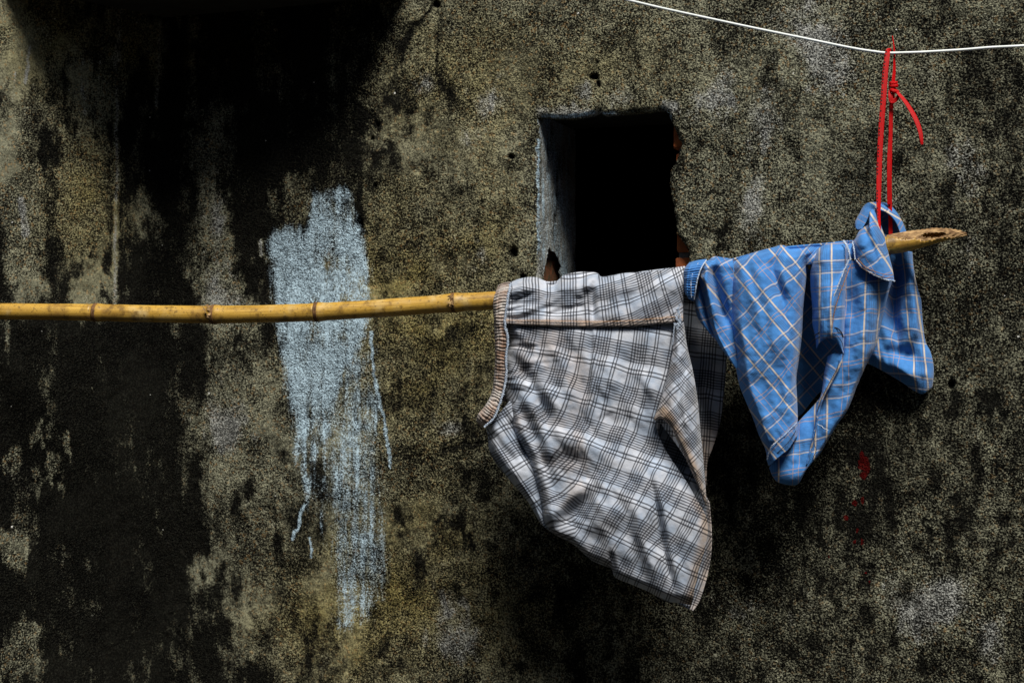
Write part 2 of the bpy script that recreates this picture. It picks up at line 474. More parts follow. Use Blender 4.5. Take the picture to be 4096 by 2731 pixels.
LIGHT = [  # lighter patches left in the mould: x, y, rx, ry, strength
 (60,150,110,190,.55),(330,640,75,110,.8),(345,330,60,70,.6),(310,770,75,90,.75),(345,880,75,90,.85),(370,970,40,70,.6),(40,770,75,120,.8),(100,1010,60,190,.8),
 (115,830,40,70,.7),(60,660,60,60,.5),(385,1160,45,80,.8),(330,1210,45,60,.7),(20,560,60,60,.4),(230,520,30,60,.5),(480,160,40,150,.45),(560,150,60,110,.4),
 (800,620,75,170,.50),(855,900,60,240,.72),(870,1140,85,120,.75),(930,1250,110,90,.75),(905,1690,110,150,.8),(960,1470,90,200,.6),(870,1900,80,90,.7),(1000,2080,90,140,.6),
 (1010,2380,110,220,.6),(1180,820,60,90,.4),(590,870,60,70,.35),(1060,1800,70,160,.5),(940,2210,60,60,.5),
 (160,1770,22,45,.75),(205,1860,22,60,.8),(278,1810,16,55,.85),(45,1840,25,55,.75),(150,1920,25,40,.6),(250,1945,22,40,.6),(25,2200,55,90,.6),(105,2240,26,50,.65),
 (240,2210,22,36,.6),(130,2560,34,170,.45),(30,2640,55,110,.55),(395,1510,14,40,.6),(350,1560,18,20,.5),(640,2060,26,40,.45),(760,1650,30,120,.35),(800,2310,46,40,.6),(860,2240,26,90,.5),
 (680,2560,90,130,.25),(500,2600,80,130,.25)]
STREAK = [ # pale vertical runs: polyline, half width, strength
 ([(476,40),(470,150),(462,230)],20,.55),([(462,230),(466,700),(460,1000),(462,1215)],9,.7),([(640,90),(632,230),(628,430)],9,.55),([(118,190),(113,260),(100,330)],10,.9),
 ([(60,290),(52,400)],9,.6),([(400,250),(398,330)],7,.5),([(80,800),(95,900),(100,935)],20,.9),([(330,250),(335,480)],12,.4),([(1040,965),(1046,1020)],7,1.0),
 ([(30,1270),(28,1400)],14,.35),([(90,1600),(80,1680)],12,.4)]
DARKL = [ # cracks and black veins
 ([(1725,47),(1683,84),(1650,112),(1613,187),(1600,250)],9,.5),([(1412,412),(1482,458),(1510,500),(1512,560)],8,.8),([(1744,215),(1748,253),(1739,304)],6,.8),
 ([(1912,253),(1889,299)],5,.7),([(1740,310),(1790,350),(1800,400),(1830,440)],26,.45),([(1560,400),(1640,420),(1640,500)],24,.4),([(1490,600),(1570,610),(1600,680)],16,.5),
 ([(930,1260),(960,1330),(950,1420),(1000,1500)],13,.6),([(880,700),(890,760)],18,.5),([(1010,1750),(1030,1900),(960,2000),(990,2120)],26,.55),([(1100,2130),(1090,2250)],20,.35),
 ([(1500,1900),(1560,1980),(1620,2150),(1700,2300)],14,.35),([(1770,1800),(1860,1770),(1920,1775)],9,.6),([(1750,2060),(1830,2100),(1880,2160)],8,.4),([(1430,790),(1445,880),(1450,960)],12,.5),
 ([(3270,1010),(3330,1060)],16,.35),([(2960,140),(2975,200)],5,.7),([(830,1000),(835,1180)],16,.5),([(3560,20),(3680,80)],30,.2),([(2890,930),(2905,990)],14,.5)]
PALE = [(3230,110,160,110,.40),(3330,300,110,120,.40),(2900,330,60,90,.42),(2850,420,80,60,.40),(3060,480,70,150,.30),(3010,830,60,140,.42),(2480,380,70,50,.3),(3860,640,110,160,.25),
 (2330,463,140,12,.75),(2260,440,100,22,.40),(2400,452,60,10,.6),(2690,430,30,30,.5),(2330,370,40,60,.3),(1960,420,60,90,.42),(1860,560,60,70,.25),(1700,330,50,60,.3),
 (1820,2550,110,90,.45),(1790,2420,60,70,.3),(3800,2400,110,130,.42),(3680,2500,90,120,.36),(3950,2560,60,120,.32),(3560,2350,80,110,.25),(3250,2430,80,80,.22),(2960,2430,90,80,.2),
 (2160,800,14,330,.45),(2170,1060,16,60,.5),(1920,1030,30,50,.3),(1800,1720,60,50,.3),(905,1700,80,120,.55),(870,900,45,180,.35),(870,1150,60,90,.45),(930,1250,80,70,.4),
 (3700,300,60,120,.2),(3560,820,60,120,.2),(3900,1050,70,120,.15),(3120,2110,80,50,.2)]
OCH = [(1500,1050,350,350,.5),(1800,300,350,300,.45),(1400,2500,350,300,.7),(1700,2200,300,300,.5),(350,800,200,300,.6),(540,180,60,130,.8),(1700,1400,250,400,.6),(2450,300,260,200,.35),(150,150,200,250,.5),(2100,2500,300,200,.4),(1980,1100,120,500,.4)]
WASH1 = [(1048,957),(1068,916),(1119,896),(1155,883),(1206,883),(1214,845),(1216,779),(1237,748),(1283,734),(1334,730),(1390,738),(1425,758),(1436,789),(1441,845),(1461,906),(1477,983),
 (1487,1059),(1497,1192),(1490,1300),(1470,1420),(1425,1490),(1375,1590),(1335,1750),(1308,1900),(1302,2120),(1288,2210),(1262,2120),(1251,2200),(1240,2190),(1225,2060),(1201,1957),(1165,1829),(1151,1665),(1119,1528),(1105,1391),(1087,1300),(1078,1150),(1066,1050)]
WASH2 = [(1300,1380),(1520,1380),(1548,1700),(1560,2000),(1572,2330),(1535,2420),(1440,2540),(1330,2560),(1300,2300),(1290,1900)]
DRIPS = [([(1484,1330),(1498,1519),(1530,1638),(1548,1756),(1562,1868)],7),([(1215,2020),(1195,2090),(1174,2155)],8),([(1240,2150),(1246,2230)],5),([(2175,464),(2260,468),(2330,460),(2378,448)],9),([(2410,455),(2460,452)],6),([(2152,560),(2153,780),(2155,1000)],7),([(2672,452),(2684,480)],7)]
RED = [(3454,1850,22,30),(3447,1820,10,22),(3470,1880,10,18),(3451,1905,14,14),(3454,1999,8,15),(3418,2014,12,12),(3385,2069,8,11),(3429,2124,5,8),(3418,2169,8,6),(3450,2167,6,6),(3316,2226,6,8),(3466,2287,4,7),(3478,2325,4,4)]
PITS = [(x, y, rx * 0.85, ry * 0.85, d) for x, y, rx, ry, d in [(2053,1010,17,25,.020),(2044,627,13,11,.016),(2375,308,22,12,.014),(2390,335,9,20,.012),(1745,18,17,16,.016),(3805,1538,17,20,.014),(1436,895,15,26,.014),(2092,1108,13,10,.012),(1500,742,8,12,.01),(1509,500,10,9,.01),(1490,553,9,9,.01)]]

def stain_shade(px, py):
    """per-vertex masks: dark, wash, pale, ochre, red"""
    wx = px + 26 * (fbm(px / 60, py / 80, 3) - 0.5) * 2; wy = py + 40 * (fbm(px / 50, py / 110, 5) - 0.5) * 2
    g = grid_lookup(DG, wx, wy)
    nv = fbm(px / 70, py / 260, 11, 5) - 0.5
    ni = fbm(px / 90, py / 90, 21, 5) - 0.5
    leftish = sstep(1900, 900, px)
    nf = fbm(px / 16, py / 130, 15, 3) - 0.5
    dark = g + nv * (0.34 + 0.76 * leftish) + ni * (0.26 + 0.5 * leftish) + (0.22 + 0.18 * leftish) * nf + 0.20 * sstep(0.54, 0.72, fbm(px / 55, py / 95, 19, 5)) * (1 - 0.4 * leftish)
    lx_ = px + 60 * (fbm(px / 34, py / 60, 7) - 0.5) * 2; ly_ = py + 110 * (fbm(px / 30, py / 70, 9) - 0.5) * 2
    for x, y, rx, ry, s in LIGHT:
        q = ((lx_ - x) / rx) ** 2 + ((ly_ - y) / ry) ** 2
        dark = dark - (1.3 if x < 700 else 0.95) * s * np.exp(-q) * (0.75 + 0.9 * (nv + 0.25))
    pale = np.zeros_like(px)
    for pts, hw, s in STREAK:
        q = segdist(px + 5 * ni * 4, py, pts) / hw
        k = s * np.exp(-q * q) * (0.7 + 1.2 * (fbm(px / 20, py / 60, 31) - 0.3))
        dark = dark - k; pale = np.maximum(pale, 0.75 * k)
    for pts, hw, s in DARKL:
        q = segdist(lx_ * 0.5 + px * 0.5, ly_ * 0.5 + py * 0.5, pts) / (hw * 1.15)
        dark = dark + 0.75 * s * np.exp(-q * q) * (0.6 + 1.4 * (ni + 0.3))
    for x, y, rx, ry, s in PALE:
        q = ((wx - x) / rx) ** 2 + ((py + 0.4 * (wy - py) - y) / ry) ** 2
        k = 1.35 * s * np.exp(-q)
        pale = pale + k * (0.6 + 1.6 * (ni + 0.25)); dark = dark - 0.35 * k
    pale = pale + 0.25 * sstep(0.06, 0.28, fbm(px / 34, py / 60, 29, 4) - 0.5)
    och = np.zeros_like(px)
    for x, y, rx, ry, s in OCH:
        och = och + s * np.exp(-((px - x) / rx) ** 2 - ((py - y) / ry) ** 2)
    och = np.clip(och * (0.6 + 1.6 * (fbm(px / 120, py / 120, 41) - 0.25)), 0, 1)
    ex = px + 10 * (fbm(px / 18, py / 22, 51) - 0.5) * 2; ey = py + 14 * (fbm(px / 18, py / 22, 53) - 0.5) * 2
    str_ = fbm(px / 22, py / 420, 61, 3)
    w1 = sstep(-24, 56, sdf(ex, ey, WASH1) - 30 * sstep(1300, 1450, py) * sstep(1330, 1420, px) * fbm(px / 30, py / 50, 67))
    low = sstep(1350, 2100, py)
    w1 = w1 * np.clip(0.70 - 0.50 * low * sstep(0.62, 0.40, str_) + 0.75 * (fbm(px / 45, py / 75, 63) - 0.5) - 0.14 * sstep(1000, 800, py), 0, 1)
    w2 = sstep(-40, 90, sdf(ex, ey, WASH2)) * np.clip(0.47 + 0.28 * (str_ - 0.5) + 0.35 * ni, 0, 1)
    wash = np.maximum(w1, w2)
    for pts, hw in DRIPS:
        q = segdist(ex, py, pts) / hw
        wash = np.maximum(wash, 0.85 * np.exp(-q * q))
    red = np.zeros_like(px)
    for x, y, rx, ry in RED:
        q = ((ex - x) / rx) ** 2 + ((ey - y) / ry) ** 2
        red = np.maximum(red, np.exp(-0.7 * q ** 2))
    smooth = sstep(0.50, 0.66, fbm(px / 260 + 7, py / 300, 87, 4)) * (0.35 + 0.65 * sstep(2300, 1500, px))
    return np.clip(dark, 0, 0.97), wash, np.clip(pale, 0, 1), och, red, smooth

def set_stain(me, dark, wash, pale, och, red, smooth=None):
    n = len(me.vertices)
    if smooth is None: smooth = np.zeros(n)
    a = me.color_attributes.new('stain', 'FLOAT_COLOR', 'POINT')
    a.data.foreach_set('color', np.stack([dark, wash, pale, och], 1).astype(np.float32).ravel())
    b = me.color_attributes.new('stain_b', 'FLOAT_COLOR', 'POINT')
    b.data.foreach_set('color', np.stack([red, smooth, np.zeros(n), np.ones(n)], 1).astype(np.float32).ravel())

def axis(a0, a1, fine, lo, hi):
    """fine spacing inside [a0,a1], growing outside to lo / hi"""
    v = list(np.arange(a0, a1, fine)) + [a1]
    st = fine; x = a1
    while x < hi:
        st = min(st * 1.35, 0.25); x = min(x + st, hi); v.append(x)
    st = fine; x = a0
    while x > lo:
        st = min(st * 1.35, 0.25); x = max(x - st, lo); v.insert(0, x)
    return np.array(v)

# ------------------------------------------------------------------ ground
n = 60.0
ground = mesh_obj('ground', [(-n, -n, 0), (n, -n, 0), (n, n, 0), (-n, n, 0)], [(0, 1, 2, 3)], M_GROUND, smooth=False)
tag(ground, kind='structure')

# ------------------------------------------------------------------ added unseen wall behind the camera, holds back frontal sky light
opp = mesh_obj('sky_blocker_wall', [(x, y, z) for z in (0, 4.0) for x, y in ((-7, -1.5), (7, -1.5), (7, -1.75), (-7, -1.75))], [(0, 1, 5, 4), (1, 2, 6, 5), (2, 3, 7, 6), (3, 0, 4, 7), (4, 5, 6, 7)], M_CONC, smooth=False)
tag(opp, 'long dark unseen wall added behind the camera to block frontal sky light', 'wall')

# ------------------------------------------------------------------ main wall with the opening
HOLE = [(2149,480),(2166,468),(2224,473),(2276,474),(2333,468),(2379,454),(2396,441),(2408,460),(2517,451),(2603,445),(2654,440),(2672,451),(2683,485),(2695,508),(2712,554),(2728,577),
        (2718,606),(2700,652),(2680,680),(2677,738),(2683,778),(2695,824),(2703,881),(2705,933),(2740,979),(2758,1013),(2752,1065),(2752,1190),(2160,1200),(2160,1111),(2150,1053),(2152,900),(2150,525)]
wall = empty('plaster_wall', tuple(C + 1.0 * ES))
tag(wall, 'mouldy rough olive plaster wall with a dark square opening and splashed whitewash', 'wall')
sax = axis(-0.04, 2.02, 0.0031, -0.04, 4.6)
zax = axis(0.76, 2.44, 0.0031, 0.0, 4.2)
S, Z = np.meshgrid(sax, zax, indexing='ij')
PXw, PYw = px_of(wallP(S, Z))
hs, hz = px2wall([p[0] for p in HOLE], [p[1] for p in HOLE])
hole_sz = list(zip(hs, hz))
near = (PXw > 2050) & (PXw < 2850) & (PYw > 350) & (PYw < 1300)
inside = np.zeros(S.shape, bool)
inside[near] = inpoly(S[near], Z[near], hole_sz)
ni_, nj_ = S.shape
cell_out = ~(inside[:-1, :-1] & inside[1:, :-1] & inside[1:, 1:] & inside[:-1, 1:])
cc_in = inpoly((S[:-1, :-1] + S[1:, 1:])[...] / 2, (Z[:-1, :-1] + Z[1:, 1:]) / 2, hole_sz)
cell_out = ~cc_in
# rim vertices = touched by both kept and removed cells
tk = np.zeros(S.shape, bool); tr = np.zeros(S.shape, bool)
for a in (0, 1):
    for b in (0, 1):
        tk[a:ni_ - 1 + a, b:nj_ - 1 + b] |= cell_out
        tr[a:ni_ - 1 + a, b:nj_ - 1 + b] |= ~cell_out
rim = tk & tr
_, bx, bz = segdist(S[rim], Z[rim], hole_sz, True, True)
jit = np.random.RandomState(4)
S2 = S.copy(); Z2 = Z.copy()
S2[rim] = bx + jit.normal(0, 0.0007, bx.shape); Z2[rim] = bz + jit.normal(0, 0.0007, bz.shape)
S, Z = S2, Z2
PXw, PYw = px_of(wallP(S, Z))
off = 0.006 * (fbm(S * 7, Z * 7, 71) - 0.5) * 2 + 0.0022 * (fbm(S * 45, Z * 45, 73) - 0.5) * 2 + 0.0016 * (fbm(S * 140, Z * 140, 75, 2) - 0.5) * 2
for x, y, rx, ry, dp in PITS:
    q = ((PXw - x + 6 * (fbm(PXw / 14, PYw / 14, 77) - .5)) / rx) ** 2 + ((PYw - y) / ry) ** 2
    off = off - dp * np.exp(-q ** 2)
for pts, hw, s in DARKL:
    if hw < 12: off = off - 0.004 * s * np.exp(-(segdist(PXw + 8 * (fbm(PXw / 20, PYw / 20, 79) - .5), PYw, pts) / 5.0) ** 2)
# thin crumbling lip round the opening
dh = np.full(S.shape, 1.0)
dh[near] = segdist(S[near], Z[near], hole_sz, True)
off = off - 0.006 * np.exp(-(dh / 0.006) ** 2) * (0.4 + 1.2 * fbm(S * 60, Z * 60, 81))
P = wallP(S, Z, off).reshape(-1, 3)
idx = np.arange(ni_ * nj_).reshape(ni_, nj_)
fa = np.stack([idx[:-1, :-1], idx[1:, :-1], idx[1:, 1:], idx[:-1, 1:]], -1)[cell_out]
# rim depth: two rings going inwards
rid = np.full(ni_ * nj_, -1); rl = np.flatnonzero(rim.ravel())
rid[rl] = np.arange(len(rl)) + ni_ * nj_
Sr, Zr, Or = S.ravel()[rl], Z.ravel()[rl], off.ravel()[rl]
Pr = wallP(Sr, Zr, Or - 0.019 + 0.004 * (fbm(Sr * 80, Zr * 80, 83) - .5))
qs = []
rem = ~cell_out
def addq(a, b): qs.append(np.stack([a, b, rid[b], rid[a]], -1))
m = cell_out[:-1, :] & rem[1:, :]; addq(idx[1:-1, 1:][m], idx[1:-1, :-1][m])
m = rem[:-1, :] & cell_out[1:, :]; addq(idx[1:-1, :-1][m], idx[1:-1, 1:][m])
m = cell_out[:, :-1] & rem[:, 1:]; addq(idx[:-1, 1:-1][m], idx[1:, 1:-1][m])
m = rem[:, :-1] & cell_out[:, 1:]; addq(idx[1:, 1:-1][m], idx[:-1, 1:-1][m])
allP = np.vstack([P, Pr]); allF = np.vstack([fa] + qs)
plaster = mesh_obj('plaster_face', allP, allF, M_PL, wall)
fx_, fy_ = px_of(allP)
dk, wa, pa, oc, rd, smo = stain_shade(fx_, fy_)
# pits get a darker mask value inside
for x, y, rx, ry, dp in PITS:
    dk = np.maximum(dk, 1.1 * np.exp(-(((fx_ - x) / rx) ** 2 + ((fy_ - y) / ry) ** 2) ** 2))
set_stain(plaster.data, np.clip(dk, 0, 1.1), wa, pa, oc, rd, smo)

# reveals of the opening
sL, _ = px2wall(2152, 800); sR, _ = px2wall(2690, 620)
zT = float(px2wall(2400, 462)[1]); zB = float(px2wall(2400, 1188)[1])
DEP = 0.27
# left jamb: plaster skin with a broken patch
ta = np.linspace(0.004, DEP, 70); za = np.linspace(zB - 0.02, zT + 0.012, 150)
TA, ZA = np.meshgrid(ta, za, indexing='ij')
ox = 0.003 * (fbm(TA * 25, ZA * 25, 91) - 0.5) * 2 + 0.001 * (fbm(TA * 120, ZA * 120, 92) - .5)
Pj = wallP(sL + 0.0 * TA + ox + 0.004 * np.exp(-TA / 0.01) * -1, ZA, -TA)
jx, jy = px_of(Pj)
hole_j = [(2172,1135),(2176,1075),(2185,1040),(2190,1000),(2197,985),(2207,998),(2222,1010),(2236,1040),(2246,1062),(2236,1085),(2243,1100),(2240,1135)]
jin = inpoly(jx + 5 * (fbm(jx / 6, jy / 6, 93) - .5), jy + 5 * (fbm(jx / 6, jy / 6, 94) - .5), hole_j)
keep = ~(jin[:-1, :-1] & jin[1:, 1:])
ji = np.arange(TA.size).reshape(TA.shape)
jf = np.stack([ji[:-1, :-1], ji[:-1, 1:], ji[1:, 1:], ji[1:, :-1]], -1)[keep]
jamb = mesh_obj('left_jamb', Pj.reshape(-1, 3), jf, M_PL, wall)
jn = fbm(TA * 30, ZA * 14, 95).ravel()
set_stain(jamb.data, np.clip(0.20 + 1.5 * (jn - 0.5), 0, 1), np.clip(0.36 + 0.9 * (fbm(TA * 60, ZA * 25, 96).ravel() - .5), 0, 1), np.full(TA.size, 0.75), np.zeros(TA.size), np.zeros(TA.size), np.full(TA.size, 0.6))

def wall_box(name, s0, s1, z0, z1, t0, t1, mat, parent, seed=None, bev=0.003):
    """box in wall coordinates, t = depth behind the wall face; corners chipped a little"""
    rs = np.random.RandomState(seed if seed is not None else 0)
    g = []
    for a in (s0, s0 + bev, s1 - bev, s1):
        for b in (z0, z0 + bev, z1 - bev, z1):
            for c in (t0, t0 + bev, t1 - bev, t1):
                g.append((a, b, c))
    g = np.array(g).reshape(4, 4, 4, 3)
    ce = np.array([(s0 + s1) / 2, (z0 + z1) / 2, (t0 + t1) / 2])
    keepi = {}; V = []
    for i in range(4):
        for j in range(4):
            for k in range(4):
                e = (i in (0, 3)) + (j in (0, 3)) + (k in (0, 3))
                if e == 0: continue
                p = g[i, j, k].copy()
                if e >= 2: p += np.sign(ce - p) * bev * (0.35 if e == 2 else 0.5)
                p += rs.normal(0, bev * 0.18, 3)
                keepi[(i, j, k)] = len(V); V.append(p)
    Fc = []
    for a in range(3):
        for b in range(3):
            for fix in (0, 3):
                for ax in range(3):
                    def key(u, v):
                        q = [u, v]; q.insert(ax, fix); return keepi[tuple(q)]
                    f = [key(a, b), key(a + 1, b), key(a + 1, b + 1), key(a, b + 1)]
                    if (fix == 0) != (ax == 1): f = f[::-1]
                    Fc.append(f)
    V = np.array(V)
    o = mesh_obj(name, wallP(V[:, 0], V[:, 1], -V[:, 2]), Fc, mat, parent, smooth=False)
    return o

# bricks showing where the plaster broke away on the right edge, and behind the left jamb
_, zj = px2wall(2700, 603, -0.02)
bh = 0.062; jt = 0.011
for k in range(-6, 4):
    z0 = float(zj) + jt / 2 + k * (bh + jt)
    if z0 > zT + 0.03: break
    wall_box('brick', sR + 0.002 * ((k * 37) % 5 - 2), sR + 0.115, z0, z0 + bh, 0.024 + 0.001 * (k % 3), 0.25, M_BRICK, wall, seed=k + 20)
wall_box('mortar_bed', sR + 0.007, sR + 0.118, zB - 0.09, zT + 0.02, 0.029, 0.252, M_MORTAR, wall, seed=3, bev=0.002)
for k in range(0, 3):
    z0 = zB - 0.045 + k * (bh + jt)
    wall_box('brick', sL - 0.130, sL - 0.014, z0, z0 + bh, 0.026, 0.24, M_BRICK2, wall, seed=k + 40)
wall_box('mortar_bed', sL - 0.135, sL - 0.019, zB - 0.06, zT + 0.02, 0.030, 0.25, M_MORTAR, wall, seed=5, bev=0.002)
wall_box('soffit', sL - 0.08, sR + 0.12, zT + 0.014, zT + 0.10, 0.022, DEP, M_CONC, wall, seed=6)
wall_box('sill', sL - 0.08, sR + 0.12, zB - 0.16, zB - 0.004, 0.022, DEP, M_CONC, wall, seed=7)
# the room behind, open only towards the hole
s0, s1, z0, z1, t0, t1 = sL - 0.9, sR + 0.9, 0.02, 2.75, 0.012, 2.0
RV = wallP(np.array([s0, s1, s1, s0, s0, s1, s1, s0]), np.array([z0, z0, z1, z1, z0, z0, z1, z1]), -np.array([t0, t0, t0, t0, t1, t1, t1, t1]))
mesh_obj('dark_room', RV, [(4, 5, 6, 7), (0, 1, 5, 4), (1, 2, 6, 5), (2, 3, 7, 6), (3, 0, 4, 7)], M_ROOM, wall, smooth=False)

# ------------------------------------------------------------------ side wall
side = tag(empty('side_wall', tuple(C + 0.5 * ES2)), 'black streaked plaster wall meeting the corner beside the whitewash', 'wall')
sax2 = axis(0.0, 0.46, 0.0034, 0.0, 2.6); zax2 = axis(0.80, 2.44, 0.0034, 0.0, 4.2)
S3, Z3 = np.meshgrid(sax2, zax2, indexing='ij')
o3 = 0.005 * (fbm(S3 * 7, Z3 * 7, 171) - 0.5) * 2 * np.clip(S3 / 0.05, 0, 1) + 0.002 * (fbm(S3 * 45, Z3 * 45, 173) - 0.5) * 2
P3 = C + S3[..., None] * ES2 + o3[..., None] * NO2
P3 = P3.copy(); P3[..., 2] = Z3
i3 = np.arange(S3.size).reshape(S3.shape)
f3 = np.stack([i3[:-1, :-1], i3[:-1, 1:], i3[1:, 1:], i3[1:, :-1]], -1).reshape(-1, 4)
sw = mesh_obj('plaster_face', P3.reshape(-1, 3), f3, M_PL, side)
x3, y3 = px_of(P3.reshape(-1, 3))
set_stain(sw.data, *stain_shade(x3, y3))

# ------------------------------------------------------------------ concrete canopy in the corner
zc = CAMZ + (CY - 71) / F * C[1]
pR, _ = px2wall(1640, 0)
poly = [C - 0.07 * (NO + NO2), C + ES * float(pR) - 0.05 * NO, C + ES * (float(pR) - 0.03) + 0.20 * NO, C + 0.42 * ES2 + 0.10 * NO2, C + 0.41 * ES2 - 0.05 * NO2]
def slab(name, poly, z0, z1, mat, parent):
    nseg = 10; ring = []
    for i in range(len(poly)):
        a, b = poly[i], poly[(i + 1) % len(poly)]
        for k in range(nseg): ring.append(a + (b - a) * k / nseg)
    ring = np.array(ring); m = len(ring)
    ce = ring.mean(0)
    levels = [(z0, 0.985), (z0 + 0.006, 1.0), (z1 - 0.006, 1.0), (z1, 0.985)]
    V = []; rs = np.random.RandomState(8)
    for z, k in levels:
        q = ce + (ring - ce) * k; q = q + rs.normal(0, 0.0012, q.shape); q[:, 2] = z + rs.normal(0, 0.0015, m); V.append(q)
    V = np.vstack(V)
    Fc = [[l * m + i, l * m + (i + 1) % m, (l + 1) * m + (i + 1) % m, (l + 1) * m + i] for l in range(3) for i in range(m)]
    Fc += [list(range(m))[::-1], [3 * m + i for i in range(m)]]
    return mesh_obj(name, V, Fc, mat, parent, smooth=False)
canopy = slab('concrete_canopy', poly, zc, zc + 0.10, M_CONC, None)
tag(canopy, 'dark concrete canopy slab jutting from the wall corner overhead', 'canopy')

# ------------------------------------------------------------------ tubes and ribbons
def tube(name, pts, radii, mat, parent=None, nseg=16, cap=True, uvlen=True):
    pts = np.asarray(pts, float); n = len(pts)
    radii = np.broadcast_to(np.asarray(radii, float), (n,))
    tg = np.gradient(pts, axis=0); tg /= np.linalg.norm(tg, axis=1)[:, None] + 1e-12
    up = np.array([0, 0, 1.0]) if abs(tg[0][2]) < 0.9 else np.array([0, 1.0, 0])
    V = []
    nrm = up - tg[0] * up.dot(tg[0]); nrm /= np.linalg.norm(nrm)
    ang = np.linspace(0, 2 * math.pi, nseg, endpoint=False)
    for i in range(n):
        nrm = nrm - tg[i] * nrm.dot(tg[i]); nrm /= np.linalg.norm(nrm)
        bn = np.cross(tg[i], nrm)
        V.append(pts[i] + radii[i] * (np.cos(ang)[:, None] * nrm + np.sin(ang)[:, None] * bn))
    V = np.vstack(V); Fc = []
    for i in range(n - 1):
        for k in range(nseg):
            Fc.append((i * nseg + k, i * nseg + (k + 1) % nseg, (i + 1) * nseg + (k + 1) % nseg, (i + 1) * nseg + k))
    if cap:
        Fc.append(tuple(range(nseg))[::-1]); Fc.append(tuple((n - 1) * nseg + k for k in range(nseg)))
    o = mesh_obj(name, V, Fc, mat, parent)
    uvl = o.data.uv_layers.new(name='fab')
    Ls = np.concatenate([[0], np.cumsum(np.linalg.norm(np.diff(pts, axis=0), axis=1))])
    li = np.zeros(len(o.data.loops), dtype=np.int32); o.data.loops.foreach_get('vertex_index', li)
    kk = li % nseg
    uu = Ls[li // nseg] + pts[0, 0] * 1.7; vv = np.minimum(kk, nseg - kk) / nseg
    uvl.data.foreach_set('uv', np.stack([uu, vv], 1).astype(np.float32).ravel())
    return o

# ------------------------------------------------------------------ bamboo pole
axis_px = [(-335,1243),(-150,1244),(0,1245),(200,1247),(385,1250),(620,1255),(855,1258),(1060,1255),(1268,1248),(1540,1232),(1815,1211),(1960,1203),(2150,1190),(2300,1176),(2700,1126),(3100,1064),(3400,1014),(3560,984),(3680,962)]
ax = spline([(x, y, 0.0) for x, y in axis_px], 1200)
def pole_rpx(x): return np.interp(x, [-335, 0, 800, 1950, 2080, 3000, 3450, 3550, 3700], [31, 32, 35, 36.5, 33, 33, 35, 39, 38])
nodes_px = [385, 855, 1268, 1815, 2330, 2800, 3250]
pole = tag(empty('bamboo_pole', tuple(cloth3(1500, 1235, 0))), 'long yellow bamboo pole with ringed joints and a broken split tip', 'pole')
bounds = [-335] + nodes_px + [3562]
for i in range(len(bounds) - 1):
    a, b = bounds[i], bounds[i + 1]
    sel = spline(ax[(ax[:, 0] >= a) & (ax[:, 0] <= b)][::6][:, :3], 60)
    x = sel[:, 0]
    r = pole_rpx(x) * (1 + 0.012 * np.sin(x / 37.0 + i))
    for nb in nodes_px:                      # swelling at the joints
        r = r * (1 + 0.10 * np.exp(-((x - nb - 12) / 16.0) ** 2) + 0.05 * np.exp(-((x - nb + 12) / 12.0) ** 2))
    Yp = poleY(x)
    tube('culm', ray(x, sel[:, 1], Yp), r / F * Yp, M_BAM, pole, 28)
for nb in nodes_px:
    yy = np.interp(nb, ax[:, 0], ax[:, 1])
    xs = nb + np.array([-9, -7, -4, -1, 2, 5, 7]); sl = (np.interp(nb + 30, ax[:, 0], ax[:, 1]) - np.interp(nb - 30, ax[:, 0], ax[:, 1])) / 60
    rr = pole_rpx(nb) * np.array([1.03, 1.10, 1.135, 1.07, 1.12, 1.15, 1.09]); Yp = poleY(xs)
    tube('node_ring', ray(xs, yy + (xs - nb) * sl, Yp), rr / F * Yp, M_NODE, pole, 28)
# dry husk stubs at two of the joints
rs = np.random.RandomState(12)
for cx_, cy_ in ((835, 1245), (1806, 1205)):
    for k in range(11):
        a0 = rs.uniform(-1.0, 1.0)
        L0 = rs.uniform(16, 34)
        p = np.array([(cx_ + rs.uniform(-4, 12), cy_ + rs.uniform(-16, 26), 0.0)])
        q = p[0] + np.array([-L0 * rs.uniform(0.4, 1.0), L0 * a0 * 0.5, 0])
        c3 = p[0] + np.array([-L0 * 0.2, L0 * 0.55 * (1 if k % 2 else -1), 0])
        Yk = poleY(cx_) - 0.0195
        tri = [ray(p[0][0], p[0][1], Yk), ray(q[0], q[1], Yk - rs.uniform(0.002, 0.009)), ray(c3[0], c3[1], Yk - rs.uniform(0.0, 0.005)), ray(p[0][0] + 5, p[0][1] + 5, Yk + 0.002)]
        hs_ = mesh_obj('husk_flake', np.array(tri), [(0, 1, 2), (0, 2, 3), (0, 3, 1)], M_FIB if k % 3 else M_BAM, pole, smooth=False)
        if k % 3 == 0: hs_.data.uv_layers.new(name='fab')
